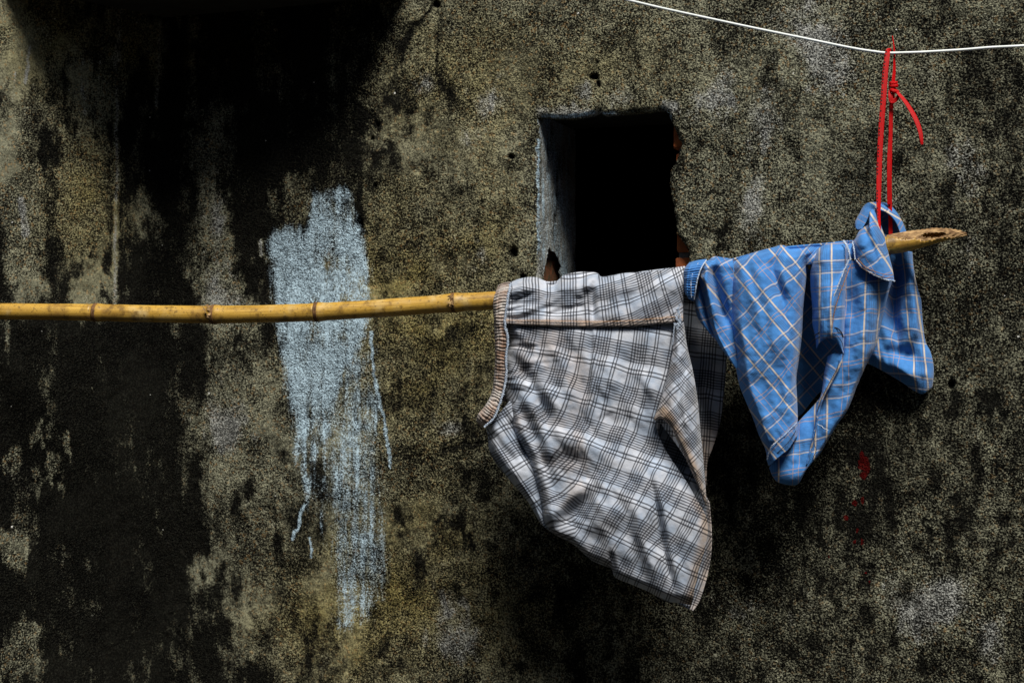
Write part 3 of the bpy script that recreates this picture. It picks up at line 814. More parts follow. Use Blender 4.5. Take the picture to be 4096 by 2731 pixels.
# broken tip: torn along its upper front, hollow inside
tx = np.linspace(3546, 3868, 110); nk = 44
top_c = np.interp(tx, [3546, 3634, 3685, 3736, 3800, 3840, 3868], [940, 924, 918, 911, 914, 921, 932]) + 1.2 * np.sin(tx * 0.33) * sstep(3600, 3700, tx)
bot_c = np.interp(tx, [3546, 3575, 3608, 3646, 3685, 3736, 3800, 3868], [1019, 1016, 1011, 1003, 992, 976, 960, 944])
edge = np.interp(tx, [3546, 3583, 3634, 3659, 3685, 3710, 3736, 3761, 3800, 3868], [943, 949, 957, 951, 961, 962, 957, 950, 951, 942]) + 1.6 * np.sin(tx * 0.41)
V = []; TAGS = []
for i, x in enumerate(tx):
    Yp = float(poleY(x)); mid = (top_c[i] + bot_c[i]) / 2; hr = (bot_c[i] - top_c[i]) / 2
    for j in range(nk):
        a = 2 * math.pi * j / nk                        # 0 = top, quarter = towards the camera
        py = mid - hr * math.cos(a); dd = hr * math.sin(a)
        torn = py < edge[i] and dd > -0.3 * hr
        if torn:
            dd = dd * 0.80 - 1.0 + 1.5 * math.sin(x * 0.21 + j) + 1.2 * math.sin(x * 0.083 + 2 * j)
        V.append(ray(x, py, Yp - dd / F * Yp)); TAGS.append((x, py, dd > 0, torn))
fc = []; fm = []
for i in range(len(tx) - 1):
    for j in range(nk):
        q = (i * nk + j, i * nk + (j + 1) % nk, (i + 1) * nk + (j + 1) % nk, (i + 1) * nk + j)
        c = [TAGS[k] for k in q]
        mx = sum(k[0] for k in c) / 4; my = sum(k[1] for k in c) / 4
        if all(k[2] for k in c) and ((mx - 3735 - 4 * math.sin(my)) / 50) ** 2 + ((my - 939 + 0.06 * (mx - 3735)) / 9.5) ** 2 < 1: continue
        fc.append(q); fm.append(1 if sum(k[3] for k in c) >= 2 else 0)
fc.append(tuple((len(tx) - 1) * nk + j for j in range(nk))); fm.append(1)
tip = mesh_obj('broken_tip', np.array(V), fc, M_BAM, pole)
tip.data.materials.append(M_FIB)
tip.data.polygons.foreach_set('material_index', np.array(fm, dtype=np.int32))
uvl = tip.data.uv_layers.new(name='fab')
li = np.zeros(len(tip.data.loops), dtype=np.int32); tip.data.loops.foreach_get('vertex_index', li)
jj = li % nk
uvl.data.foreach_set('uv', np.stack([tx[li // nk] / 2000, np.minimum(jj, nk - jj) / nk], 1).astype(np.float32).ravel())
# splinters along the torn edge
for k in range(9):
    xk = 3590 + 30 * k + rs.uniform(-8, 8); yk = float(np.interp(xk, tx, edge)) + rs.uniform(-4, 3)
    Yk = float(poleY(xk)) - 0.5 * float(np.interp(xk, tx, bot_c - top_c)) / F * 2.65 * 0.97
    ln = rs.uniform(14, 34)
    pts = np.array([ray(xk + ln * u, yk - 0.10 * ln * u + rs.uniform(-1, 1), Yk - 0.001 * u * rs.rand()) for u in np.linspace(0, 1, 5)])
    tube('splinter', pts, np.linspace(0.0010, 0.0003, 5), M_FIB, pole, 5)

# ------------------------------------------------------------------ cloth patches
def patch(name, parent, mat, T, B, Lc, R, uvf, nu=110, nv=110, bulge=0.0, roll=None, wr=(), noise=(0.004, 110, 0.0012, 34), aniso=None, seed=0, dfn=None, warp=(0, 0), soil=None, thick=0.0011):
    """Coons patch in (photo x, photo y, depth towards the camera from the pole axis)"""
    T, B, Lc, R = [np.array(c, float) for c in (T, B, Lc, R)]
    Lc[0], Lc[-1] = T[0], B[0]; R[0], R[-1] = T[-1], B[-1]
    T, B, Lc, R = spline(T, nu), spline(B, nu), spline(Lc, nv), spline(R, nv)
    s = np.linspace(0, 1, nu)[:, None, None]; t = np.linspace(0, 1, nv)[None, :, None]
    G = (1 - t) * T[:, None] + t * B[:, None] + (1 - s) * Lc[None] + s * R[None] - ((1 - s) * (1 - t) * T[0] + s * (1 - t) * T[-1] + (1 - s) * t * B[0] + s * t * B[-1])
    x, y, d = G[..., 0], G[..., 1], G[..., 2]
    s = np.broadcast_to(s[..., 0], x.shape); t = np.broadcast_to(t[..., 0], x.shape)
    d = d + bulge * 4 * s * (1 - s) * np.clip(4 * t * (1 - t), 0, 1) ** 0.5
    D = np.zeros_like(x)
    for pts, wd, amp in wr:
        D = D + amp * fold_w(x, y, pts, wd)
    if noise:
        a1, l1, a2, l2 = noise
        ed = np.clip(np.minimum(np.minimum(s, 1 - s), np.minimum(t, 1 - t)) * 12, 0.25, 1)
        D = D + ed * (a1 * 2 * (fbm(x / l1, y / l1, seed + 200, 2) - 0.5) + a2 * 2 * (fbm(x / l2, y / l2, seed + 210, 2) - 0.5))
    if aniso:
        am, ang, l1, l2 = aniso
        ca, sa = math.cos(math.radians(ang)), math.sin(math.radians(ang))
        wxx = x + 30 * (fbm(x / 160, y / 160, seed + 220, 2) - 0.5); wyy = y + 30 * (fbm(x / 160, y / 160, seed + 221, 2) - 0.5)
        nn = fbm((wxx * ca + wyy * sa) / l1, (-wxx * sa + wyy * ca) / l2, seed + 230, 3)
        D = D + am * 5 * (nn - 0.5) * np.clip(np.minimum(np.minimum(s, 1 - s), np.minimum(t, 1 - t)) * 10, 0.2, 1)
    if dfn is not None: D = D + dfn(x, y, s, t)
    d = d + D
    for e, (amt, wd) in (roll or {}).items():
        q = {'L': s, 'R': 1 - s, 'T': t, 'B': 1 - t}[e]
        d = d - amt * np.clip(1 - q / wd, 0, 1) ** 2
    P = cloth3(x, y, d).reshape(-1, 3)
    o = mesh_obj(name, P, grid_faces(nu, nv), mat, parent)
    Dp = D * 2100
    u, v = uvf(x + warp[0] * Dp, y + warp[1] * Dp)
    li = np.zeros(len(o.data.loops), dtype=np.int32); o.data.loops.foreach_get('vertex_index', li)
    uvl = o.data.uv_layers.new(name='fab')
    uvl.data.foreach_set('uv', np.stack([u.ravel()[li], v.ravel()[li]], 1).astype(np.float32).ravel())
    at = o.data.attributes.new('soil', 'FLOAT', 'POINT')
    sv = soil(x, y, s, t) if soil is not None else np.zeros_like(x)
    at.data.foreach_set('value', np.clip(np.broadcast_to(sv, x.shape), 0, 1).astype(np.float32).ravel())
    if thick:
        so = o.modifiers.new('thick', 'SOLIDIFY'); so.thickness = thick; so.offset = 0
    return o

def lines(th1, p1, th2, p2, x0=0, y0=0, o1=0.0, o2=0.0):
    """two families of straight lines: direction angle (deg, y down) and repeat in pixels"""
    a, b = math.radians(th1), math.radians(th2)
    def f(x, y):
        return ((x - x0) * math.sin(a) - (y - y0) * math.cos(a)) / p1 + o1, (-(x - x0) * math.sin(b) + (y - y0) * math.cos(b)) / p2 + o2
    return f

def dz(pts, d):
    """append depth: scalar or list"""
    if np.isscalar(d): return [(p[0], p[1], d) for p in pts]
    dd = np.interp(np.linspace(0, 1, len(pts)), np.linspace(0, 1, len(d)), d)
    return [(p[0], p[1], float(q)) for p, q in zip(pts, dd)]

def thread(name, parent, mat, pts, d, wob=4.0, freq=0.35, r=0.0008, n=120, seed=0):
    rs = np.random.RandomState(seed)
    q = spline([(p[0], p[1]) for p in pts], n)
    k = np.linspace(0, 1, n); dd = np.interp(k, np.linspace(0, 1, len(d)), d) if not np.isscalar(d) else np.full(n, d)
    tg = np.gradient(q, axis=0); nn = np.stack([-tg[:, 1], tg[:, 0]], 1); nn /= np.linalg.norm(nn, axis=1)[:, None]
    wv = np.sin(np.arange(n) * freq * math.pi * 2 + rs.rand(n) * 1.4) * wob * (0.5 + rs.rand(n))
    q = q + nn * wv[:, None]
    P = cloth3(q[:, 0], q[:, 1], dd + 0.0012 * rs.rand(n))
    return tube(name, P, r, mat, parent, 5)

# ================================================================== grey checked shorts
gs = tag(empty('checked_shorts', tuple(cloth3(2350, 1160, 0))), 'faded white and black checked shorts with brown gathered waistband draped over bamboo', 'shorts')
seam = [(2017,1290),(2100,1296),(2185,1299),(2290,1303),(2376,1304),(2519,1301),(2620,1293),(2687,1287),(2732,1282)]
GT_T = [(2041,1130),(2080,1115),(2137,1108),(2185,1125),(2223,1127),(2257,1101),(2304,1090),(2352,1088),(2390,1093),(2405,1107),(2448,1102),(2496,1093),(2543,1090),(2615,1084),(2687,1072),(2740,1065)]
def uv_top(x, y):
    sl = -0.05 - 0.35 * np.clip((x - 2250) / 500, -0.2, 1)
    u = (x - 2065 - (0.02 + 0.30 * np.clip((x - 2300) / 400, 0, 1)) * (y - 1100)) / 150 + 0.1
    v = (y - 1120 - sl * (x - 2300)) / 150 + 0.02
    return u, v
def gath(x0, amp, ln, per, seed):
    def f(x, y, s, t):
        xl = x0(y)
        ph = y / per + 2.0 * fbm(y / 70, x / 200, seed, 2) + (x - xl) / 420
        return amp * np.exp(-np.clip(x - xl, 0, None) / ln) * np.sin(ph * 2 * math.pi) * np.clip((x - xl + 10) / 22, 0, 1)
    return f
band_in = [(2041,1130),(2033,1170),(2026,1218),(2017,1290),(2030,1357),(2022,1428),(2024,1490),(2015,1553),(1995,1620),(1975,1670),(1935,1708)]
bi_y = [p[1] for p in band_in]; bi_x = [p[0] for p in band_in]
xin = lambda y: np.interp(y, bi_y, bi_x)
patch('upper_panel', gs, M_GREY, dz(GT_T, 0.034), dz(seam, [0.040, 0.046, 0.046]), dz([(2041,1130),(2026,1218),(2017,1290)], 0.036), dz([(2740,1065),(2737,1117),(2733,1199),(2732,1282)], 0.040),
      uv_top, 190, 90, bulge=0.004, roll={'T': (0.045, 0.30)}, seed=1, noise=(0.004, 70, 0.0012, 26),
      wr=[([(2400,1098),(2356,1118),(2342,1170)], 13, 0.010), ([(2372,1135),(2368,1200),(2374,1290)], 11, -0.009), ([(2350,1190),(2352,1290)], 18, 0.004), ([(2395,1150),(2400,1290)], 18, 0.006),
          ([(2200,1110),(2212,1160),(2180,1200)], 26, -0.010), ([(2140,1110),(2085,1150),(2050,1190)], 16, 0.008), ([(2010,1212),(2080,1195),(2130,1175)], 10, -0.006),
          ([(2035,1165),(2085,1135)], 7, -0.008), ([(2250,1180),(2180,1215),(2110,1240),(2050,1262)], 14, 0.007), ([(2330,1225),(2260,1240),(2180,1260)], 13, -0.007), ([(2320,1180),(2310,1235)], 14, -0.006),
          ([(2500,1120),(2470,1200),(2440,1290)], 34, 0.006), ([(2560,1110),(2580,1200)], 30, -0.005), ([(2700,1090),(2640,1200),(2560,1280)], 30, 0.004), ([(2250,1110),(2235,1170)], 18, 0.005)],
      aniso=(0.0022, -15, 200, 60), dfn=gath(xin, 0.003, 70, 36, 301), warp=(0.15, 0.35),
      soil=lambda x, y, s, t: 0.12 + 0.9 * sstep(0.80, 0.98, t) * (0.4 + 0.6 * fbm(x / 80, y / 30, 5)) + 0.35 * sstep(0.45, 0.75, t) * sstep(2450, 2700, x) * fbm(x / 60, y / 60, 6))
# folded side seam, stained rusty
sm_lo = [(p[0], p[1] + 4) for p in seam]
patch('side_seam', gs, M_GREY, dz([(2017,1280),(2100,1281),(2185,1280),(2290,1283),(2376,1284),(2519,1280),(2620,1272),(2687,1266),(2732,1268)], [0.047, 0.053, 0.053]), dz(sm_lo, [0.048, 0.054, 0.054]),
      dz([(2017,1280),(2017,1294)], 0.044), dz([(2732,1268),(2732,1286)], 0.050), uv_top, 160, 10, roll={'B': (0.008, 0.25), 'T': (0.004, 0.2)}, noise=(0.001, 60, 0.0006, 14), seed=4,
      soil=lambda x, y, s, t: 0.75 + 0.5 * (fbm(x / 50, y / 30, 8) - 0.4), warp=(0, 0.3))
thread('seam_stitching', gs, M_OTHREAD, [(2020,1281),(2185,1282),(2376,1286),(2519,1282),(2687,1268),(2730,1270)], [0.049, 0.056, 0.055], 1.0, 0.21, 0.0006, 260, 1)

GM_L = [(2017,1296),(2034,1340),(2026,1400),(2018,1450),(2024,1490),(2018,1550),(2036,1640),(2062,1731),(2108,1813),(2141,1910),(2166,2019),(2178,2085),(2196,2122)]
GM_B = [(2196,2122),(2245,2150),(2295,2176),(2335,2212),(2370,2241),(2410,2258),(2446,2273),(2463,2308),(2528,2336),(2598,2366),(2663,2402),(2717,2409),(2766,2420)]
GM_R = [(2700,1290),(2694,1350),(2687,1428),(2660,1560),(2624,1690),(2648,1770),(2680,1828),(2744,1922),(2784,1992),(2822,2060),(2831,2122),(2820,2192),(2793,2290),(2766,2420)]
def uv_main(x, y):
    sl = 0.16 + 0.24 * np.clip((y - 1300) / 900, 0, 1.1)
    lean = -0.14 - 0.24 * np.clip((y - 1350) / 900, 0, 1) - 0.28 * np.clip((2300 - x) / 300, 0, 1) * np.clip((y - 1350) / 500, 0, 1)
    u = (x - 2275 - lean * (y - 1300)) / 150 + 0.52
    v = (y - 1300 - sl * (x - 2275)) / 163 + 0.12
    return u, v
patch('front_panel', gs, M_GREY, dz([(2017,1296),(2100,1298),(2185,1300),(2376,1303),(2519,1300),(2620,1293),(2700,1290)], [0.034, 0.040, 0.036]), dz(GM_B, [0.060, 0.052, 0.046]),
      dz(GM_L, [0.036, 0.032, 0.045, 0.070, 0.066]), dz(GM_R, [0.040, 0.044, 0.046, 0.052, 0.050]), uv_main, 230, 260, bulge=0.020,
      roll={'L': (0.030, 0.07), 'B': (0.026, 0.035)}, seed=2, noise=(0.004, 120, 0.0014, 42),
      wr=[([(1990,1345),(2050,1368),(2100,1392),(2138,1430)], 22, -0.0075), ([(2040,1318),(2090,1350),(2150,1380)], 18, 0.007), ([(2100,1410),(2160,1490),(2250,1560)], 24, -0.006),
          ([(2010,1415),(2090,1430),(2150,1490)], 21, 0.0040), ([(2000,1462),(2100,1500),(2180,1590)], 20, -0.0040), ([(2000,1510),(2110,1575),(2230,1680)], 22, -0.0040), ([(2050,1500),(2140,1545),(2220,1610)], 22, 0.0040),
          ([(2030,1590),(2100,1660),(2160,1770)], 22, -0.0035), ([(2376,1304),(2380,1370),(2366,1560),(2346,1700),(2330,1800)], 8, 0.005), ([(2366,1320),(2362,1440),(2348,1600)], 12, -0.004),
          ([(2150,2090),(2240,2030),(2340,1935)], 28, 0.011), ([(2215,2125),(2290,2040),(2390,1960)], 28, -0.011), ([(2330,2130),(2420,2060),(2520,2040)], 34, 0.008), ([(2300,1900),(2420,1880),(2560,1930)], 34, -0.007),
          ([(2590,1880),(2612,1960),(2640,2111),(2651,2192),(2672,2273),(2700,2370)], 13, -0.009), ([(2622,1880),(2648,1990),(2672,2111),(2692,2220),(2722,2340)], 16, 0.008),
          ([(2480,2000),(2510,2120),(2560,2260),(2600,2350)], 26, -0.008), ([(2540,2010),(2570,2150),(2620,2290)], 22, 0.007), ([(2400,2050),(2440,2180),(2470,2270)], 24, 0.007),
          ([(2440,2200),(2460,2300)], 12, -0.010), ([(2560,1400),(2520,1500),(2500,1620)], 40, -0.006), ([(2450,1420),(2440,1560)], 36, 0.005), ([(2200,1720),(2290,1760),(2400,1800)], 36, 0.008),
          ([(2180,1850),(2260,1830),(2350,1850)], 28, -0.008), ([(2600,1500),(2620,1600),(2600,1700)], 26, 0.006), ([(2520,1700),(2580,1760),(2680,1850)], 30, -0.006), ([(2420,1650),(2450,1720)], 30, -0.005),
          ([(2000,1310),(2110,1420),(2200,1560),(2240,1720)], 26, 0.008), ([(2000,1370),(2090,1470),(2170,1620),(2210,1800)], 22, -0.008), ([(2000,1440),(2100,1560),(2180,1720),(2230,1900)], 24, 0.007), ([(2000,1500),(2090,1640),(2160,1800),(2220,1960)], 22, -0.007),
          ([(2240,1320),(2300,1450),(2330,1620)], 30, -0.006), ([(2170,1330),(2250,1450),(2290,1620)], 30, 0.006)],
      aniso=(0.0036, 52, 330, 95), dfn=gath(xin, 0.0020, 130, 50, 303), warp=(0.25, 0.45),
      soil=lambda x, y, s, t: 0.10 + 0.28 * sstep(0.5, 0.7, fbm(x / 110, y / 130, 7)) * sstep(2560, 2300, x) + 0.8 * sstep(0.93, 0.99, s) * sstep(1950, 2050, y))
patch('under_fold', gs, M_GREY, dz([(1945,1712),(2000,1650),(2050,1590)], 0.030), dz([(2164,2095),(2186,2112),(2215,2130)], 0.036),
      dz([(1945,1712),(1953,1753),(1958,1802),(1991,1861),(2051,1932),(2110,2002),(2164,2095)], [0.030, 0.034, 0.040, 0.036]), dz([(2050,1590),(2100,1720),(2150,1830),(2200,2000),(2215,2130)], 0.024),
      lines(56, 150, -32, 163, 1980, 1750), 70, 120, bulge=0.012, roll={'L': (0.035, 0.25)}, seed=3, noise=(0.003, 60, 0.0012, 26),
      wr=[([(1960,1720),(2000,1780),(2060,1840)], 14, -0.006), ([(2020,1660),(2080,1750),(2110,1850)], 16, -0.010)], warp=(0.2, 0.3), soil=lambda x, y, s, t: 0 * x + 0.05)
# leg flap with the turned hem
patch('leg_flap', gs, M_GREY, dz([(2700,1292),(2718,1290),(2735,1288)], 0.056), dz([(2616,1674),(2640,1658),(2660,1668),(2688,1696),(2718,1758),(2755,1834),(2793,1921),(2826,2012)], [0.072, 0.085, 0.078, 0.056]),
      dz([(2700,1292),(2694,1360),(2686,1428),(2660,1550),(2616,1674)], [0.056, 0.058, 0.066, 0.072]), dz([(2735,1288),(2747,1380),(2770,1480),(2790,1600),(2801,1720),(2813,1840),(2826,2012)], [0.050, 0.034, 0.040, 0.056]),
      lines(50, 120, -47, 120, 2700, 1400), 80, 140, bulge=0.014, roll={'R': (0.030, 0.3), 'L': (0.012, 0.2)}, seed=5, noise=(0.004, 60, 0.0015, 22),
      wr=[([(2735,1400),(2728,1520),(2700,1640)], 13, -0.006), ([(2745,1480),(2735,1620),(2760,1760)], 12, 0.006)], warp=(0.2, 0.3),
      soil=lambda x, y, s, t: 0.85 * sstep(0.86, 0.97, t) + 0.5 * sstep(0.25, 0.05, s) * fbm(x / 40, y / 40, 9) + 0.10)
patch('leg_hem', gs, M_GREY, dz([(2616,1676),(2640,1661),(2660,1670),(2688,1698),(2717,1760),(2754,1836),(2792,1923),(2826,2018)], [0.070, 0.084, 0.077, 0.056]), dz([(2622,1682),(2644,1672),(2662,1684),(2685,1708),(2711,1766),(2748,1842),(2787,1930),(2824,2024)], [0.060, 0.070, 0.066, 0.046]),
      dz([(2616,1676),(2622,1682)], 0.065), dz([(2826,2018),(2824,2024)], 0.05), lines(50, 120, -47, 120, 2700, 1400), 90, 5, noise=None, soil=lambda x, y, s, t: 0 * x + 0.9)
patch('inner_leg', gs, M_GREY, dz([(2640,1690),(2740,1830),(2838,2010)], [-0.035, -0.02, 0.014]), dz([(2600,2340),(2690,2400),(2772,2443)], 0.020), dz([(2640,1690),(2610,2000),(2600,2340)], [-0.035, -0.02, 0.0]),
      dz([(2838,2010),(2845,2100),(2846,2192),(2832,2290),(2800,2398),(2772,2443)], [0.018, 0.016, 0.02]), uv_main, 60, 110, bulge=-0.01, seed=6, noise=(0.003, 70, 0.001, 26), soil=lambda x, y, s, t: 0.7 * sstep(0.85, 0.97, s))
patch('back_panel', gs, M_GREY, dz([(2041,1132),(2200,1126),(2400,1108),(2740,1068),(2830,1110),(2905,1200)], [0.0, -0.004, -0.004, -0.03, -0.06]), dz([(2080,1860),(2300,1940),(2560,1990),(2760,1960),(2828,1940)], -0.045),
      dz([(2041,1132),(2040,1500),(2080,1860)], [0.0, -0.04, -0.045]), dz([(2905,1200),(2912,1340),(2904,1476),(2894,1596),(2880,1690),(2858,1770),(2830,1850),(2828,1940)], [-0.06, -0.045, -0.04, -0.04]),
      lines(94, 150, 8, 163, 2740, 1400), 120, 140, seed=7, noise=(0.005, 100, 0.0018, 36), dfn=lambda x, y, s, t: -0.045 * sstep(0.0, 0.16, t), soil=lambda x, y, s, t: 0.15 + 0.6 * sstep(0.82, 0.97, s) * sstep(0.5, 0.8, t), warp=(0.2, 0.3),
      wr=[([(2800,1500),(2840,1620),(2850,1700)], 16, 0.008), ([(2780,1400),(2790,1560)], 20, -0.006)])
# gathered elastic waistband
band_out = [(1993,1141),(1979,1180),(1973,1218),(1977,1285),(1979,1357),(1981,1428),(1977,1500),(1967,1572),(1941,1622),(1914,1655),(1906,1682)]
def ribs(per, amp, seed):
    def f(x, y, s, t):
        ph = t * per + 1.2 * fbm(t * per / 3.0, s * 1.5, seed, 2) + 0.25 * s
        r = np.abs(np.sin(ph * math.pi))
        r2 = np.abs(np.sin((ph * 1.0 + 0.5 * vnoise(t * per, s * 0 + 3, seed)) * math.pi))
        mid = 1 - 0.45 * np.exp(-((s - 0.36) / 0.06) ** 2) - 0.45 * np.exp(-((s - 0.68) / 0.06) ** 2)
        return amp * (r ** 0.8 * mid * (0.6 + 0.8 * vnoise(t * per * 0.9, s * 2, seed + 1))) + amp * 0.9 * np.sin(s * math.pi)
    return f
patch('waistband', gs, M_GBAND, dz([(1993,1141),(2015,1132),(2041,1127)], 0.030), dz([(1906,1682),(1918,1700),(1935,1712)], 0.034), dz(band_out, [0.030, 0.036, 0.036, 0.036, 0.036, 0.040, 0.044]), dz(band_in, [0.032, 0.040, 0.042, 0.042, 0.042, 0.044, 0.044]),
      lambda x, y: (x * 0, x * 0), 30, 700, roll={'L': (0.016, 0.35), 'T': (0.045, 0.12), 'B': (0.02, 0.05), 'R': (0.004, 0.2)}, noise=(0.002, 60, 0.0008, 12), seed=9, dfn=ribs(46, 0.0052, 311),
      soil=lambda x, y, s, t: 0.15 + 1.3 * (vnoise(s * 2.5, t * 46, 14) - 0.35) + 0.5 * sstep(0.2, 0.5, t) * sstep(0.75, 0.5, t))
patch('waistband_back', gs, M_GBAND, dz([(1995,1141),(2018,1132),(2041,1130)], -0.004), dz([(2000,1600),(2020,1606),(2045,1610)], -0.046), dz([(1995,1141),(1992,1300),(1996,1450),(2000,1600)], [-0.004, -0.045, -0.05, -0.046]), dz([(2041,1130),(2038,1300),(2040,1450),(2045,1610)], [-0.004, -0.042, -0.046, -0.046]),
      lambda x, y: (x * 0, x * 0), 16, 300, noise=None, dfn=ribs(40, 0.004, 317), soil=lambda x, y, s, t: 0 * x + 0.5)
th = [(p[0] + 2, p[1]) for p in band_in]
thread('overlock_thread', gs, M_THREAD, th, [0.034, 0.050, 0.052, 0.052, 0.050, 0.052, 0.050], 5.0, 0.22, 0.0009, 330, 2)
thread('overlock_thread', gs, M_THREAD, th, [0.034, 0.052, 0.052, 0.052, 0.050, 0.052, 0.050], 3.5, 0.31, 0.0008, 330, 3)
thread('frayed_thread', gs, M_THREAD, [(2708,1230),(2716,1255),(2704,1272),(2720,1290),(2700,1300)], 0.060, 7.0, 0.23, 0.0008, 60, 4)
thread('frayed_thread', gs, M_THREAD, [(2722,1215),(2714,1245),(2722,1280),(2708,1315)], 0.060, 7.0, 0.27, 0.0008, 60, 5)
thread('frayed_thread', gs, M_THREAD, [(2698,1292),(2694,1340),(2690,1380)], 0.062, 2.5, 0.27, 0.0006, 60, 6)

# ================================================================== blue checked shorts
bs = tag(empty('checked_shorts', tuple(cloth3(3200, 1030, 0))), 'blue plaid shorts with cream stripes hung bunched over the bamboo under a red strap', 'shorts')
UVA = lines(50, 172, -46, 176, 3000, 1200)
def soilz(x, y, s, t): return 0 * x
patch('front_leg', bs, M_BLUE, dz([(2926,1036),(2969,1024),(3033,1005),(3096,989),(3128,981),(3181,997),(3235,984),(3282,975)], 0.044), dz([(3072,1850),(3088,1850),(3104,1834),(3128,1812),(3152,1793),(3188,1740)], 0.078),
      dz([(2926,1036),(2919,1100),(2918,1175),(2921,1281),(2937,1414),(2956,1530),(2989,1616),(3013,1673),(3037,1740),(3061,1793),(3072,1850)], [0.046, 0.066, 0.072, 0.076]),
      dz([(3282,975),(3244,1040),(3229,1090),(3213,1228),(3208,1335),(3195,1443),(3185,1515),(3188,1597),(3190,1673),(3188,1740)], [0.040, 0.054, 0.060, 0.070]),
      UVA, 150, 260, bulge=0.028, roll={'T': (0.060, 0.055), 'L': (0.045, 0.16), 'R': (0.040, 0.14)}, seed=21, aniso=(0.004, 70, 320, 85), noise=(0.003, 95, 0.0020, 32),
      wr=[([(2969,1024),(3010,1120),(3060,1260),(3080,1380)], 20, -0.008), ([(3110,985),(3090,1080),(3130,1200),(3150,1330)], 15, -0.010), ([(3150,1010),(3130,1080),(3160,1180)], 15, 0.008), ([(3181,1000),(3190,1080)], 18, -0.008),
          ([(3040,1040),(3040,1180),(3090,1340),(3120,1500)], 30, 0.007), ([(3165,1420),(3150,1560),(3165,1700)], 18, 0.006), ([(3000,1480),(3060,1600),(3100,1720)], 26, -0.005), ([(3120,1430),(3110,1600)], 22, -0.006)],
      warp=(0.35, 0.25), soil=soilz)
patch('leg_hem', bs, M_BLUE, dz([(3066,1836),(3085,1786),(3110,1762),(3133,1742),(3160,1716),(3187,1690)], [0.080, 0.100, 0.100, 0.076]), dz([(3076,1862),(3090,1851),(3106,1836),(3130,1815),(3154,1796),(3189,1743)], [0.080, 0.096, 0.096, 0.074]),
      dz([(3066,1836),(3076,1862)], 0.080), dz([(3187,1690),(3190,1715),(3189,1743)], 0.076), UVA, 80, 16, roll={'L': (0.02, 0.2), 'R': (0.03, 0.2), 'T': (0.003, 0.2)}, noise=(0.001, 40, 0.0006, 14), seed=22, soil=lambda x, y, s, t: 0.15 + 0 * x)
thread('hem_stitching', bs, M_THREAD, [(3068,1838),(3085,1788),(3110,1763),(3133,1743),(3160,1717),(3187,1690)], [0.082, 0.101, 0.101, 0.078], 2.5, 0.24, 0.0007, 120, 7)
thread('hem_stitching', bs, M_DTHREAD, [(3080,1840),(3098,1822),(3120,1800),(3150,1772),(3184,1722)], [0.083, 0.100, 0.100, 0.078], 0.6, 0.21, 0.0006, 120, 8)
patch('side_fold', bs, M_BLUE, dz([(2806,1052),(2835,1040),(2857,1026),(2890,1030),(2930,1036)], 0.044), dz([(2938,1464),(2950,1478),(2968,1490)], 0.040), dz([(2806,1052),(2794,1108),(2815,1190),(2838,1285),(2862,1351),(2898,1408),(2938,1464)], [0.050, 0.056, 0.050]),
      dz([(2930,1036),(2935,1100),(2935,1200),(2940,1300),(2968,1490)], 0.034), lines(55, 170, -25, 175, 2850, 1200), 80, 150, roll={'T': (0.050, 0.08), 'L': (0.035, 0.2)}, seed=23, noise=(0.004, 70, 0.0016, 24),
      wr=[([(2858,1030),(2856,1100),(2872,1180),(2900,1260),(2925,1310)], 17, -0.026), ([(2835,1050),(2824,1110),(2850,1210),(2880,1310)], 13, 0.010), ([(2900,1060),(2910,1150),(2920,1230)], 15, 0.006), ([(2815,1070),(2812,1110)], 6, -0.006)], warp=(0.3, 0.3), soil=soilz)
patch('under_fold', bs, M_BLUE, dz([(2790,1140),(2812,1150),(2835,1160)], 0.020), dz([(2841,1326),(2870,1370),(2930,1450)], 0.016), dz([(2790,1140),(2780,1207),(2788,1260),(2809,1297),(2841,1326)], 0.030), dz([(2835,1160),(2855,1260),(2890,1350),(2930,1450)], 0.016),
      lines(60, 200, -10, 205, 2850, 1200), 40, 70, roll={'L': (0.025, 0.3)}, seed=24, noise=(0.002, 50, 0.001, 20), soil=soilz)
UVC = lines(92, 185, -11, 190, 3440, 1310)
patch('rear_leg', bs, M_BLUE, dz([(3372,1040),(3440,1050),(3510,1085),(3572,1115)], [0.044, 0.050, 0.040]), dz([(3078,1872),(3092,1905),(3113,1927),(3157,1938),(3190,1935),(3209,1907)], [0.040, 0.056, 0.046]),
      dz([(3372,1040),(3372,1230),(3371,1405),(3335,1480),(3280,1590),(3200,1680),(3120,1770),(3078,1872)], [0.044, 0.044, 0.040, 0.020, 0.022, 0.040]),
      dz([(3572,1115),(3553,1175),(3527,1281),(3502,1385),(3467,1453),(3429,1539),(3391,1635),(3348,1697),(3314,1754),(3276,1817),(3233,1865),(3209,1907)], [0.038, 0.034, 0.036, 0.046]),
      UVC, 130, 240, bulge=0.012, roll={'R': (0.035, 0.22), 'B': (0.012, 0.05), 'T': (0.01, 0.1)}, seed=25, aniso=(0.004, 105, 320, 70), noise=(0.003, 100, 0.0020, 32),
      wr=[([(3400,1100),(3420,1300),(3400,1500),(3330,1680)], 24, -0.006), ([(3470,1100),(3460,1280),(3420,1450)], 30, 0.007), ([(3530,1150),(3500,1300)], 16, -0.006), ([(3300,1700),(3250,1820)], 18, -0.005)], warp=(0.3, 0.3), soil=soilz)
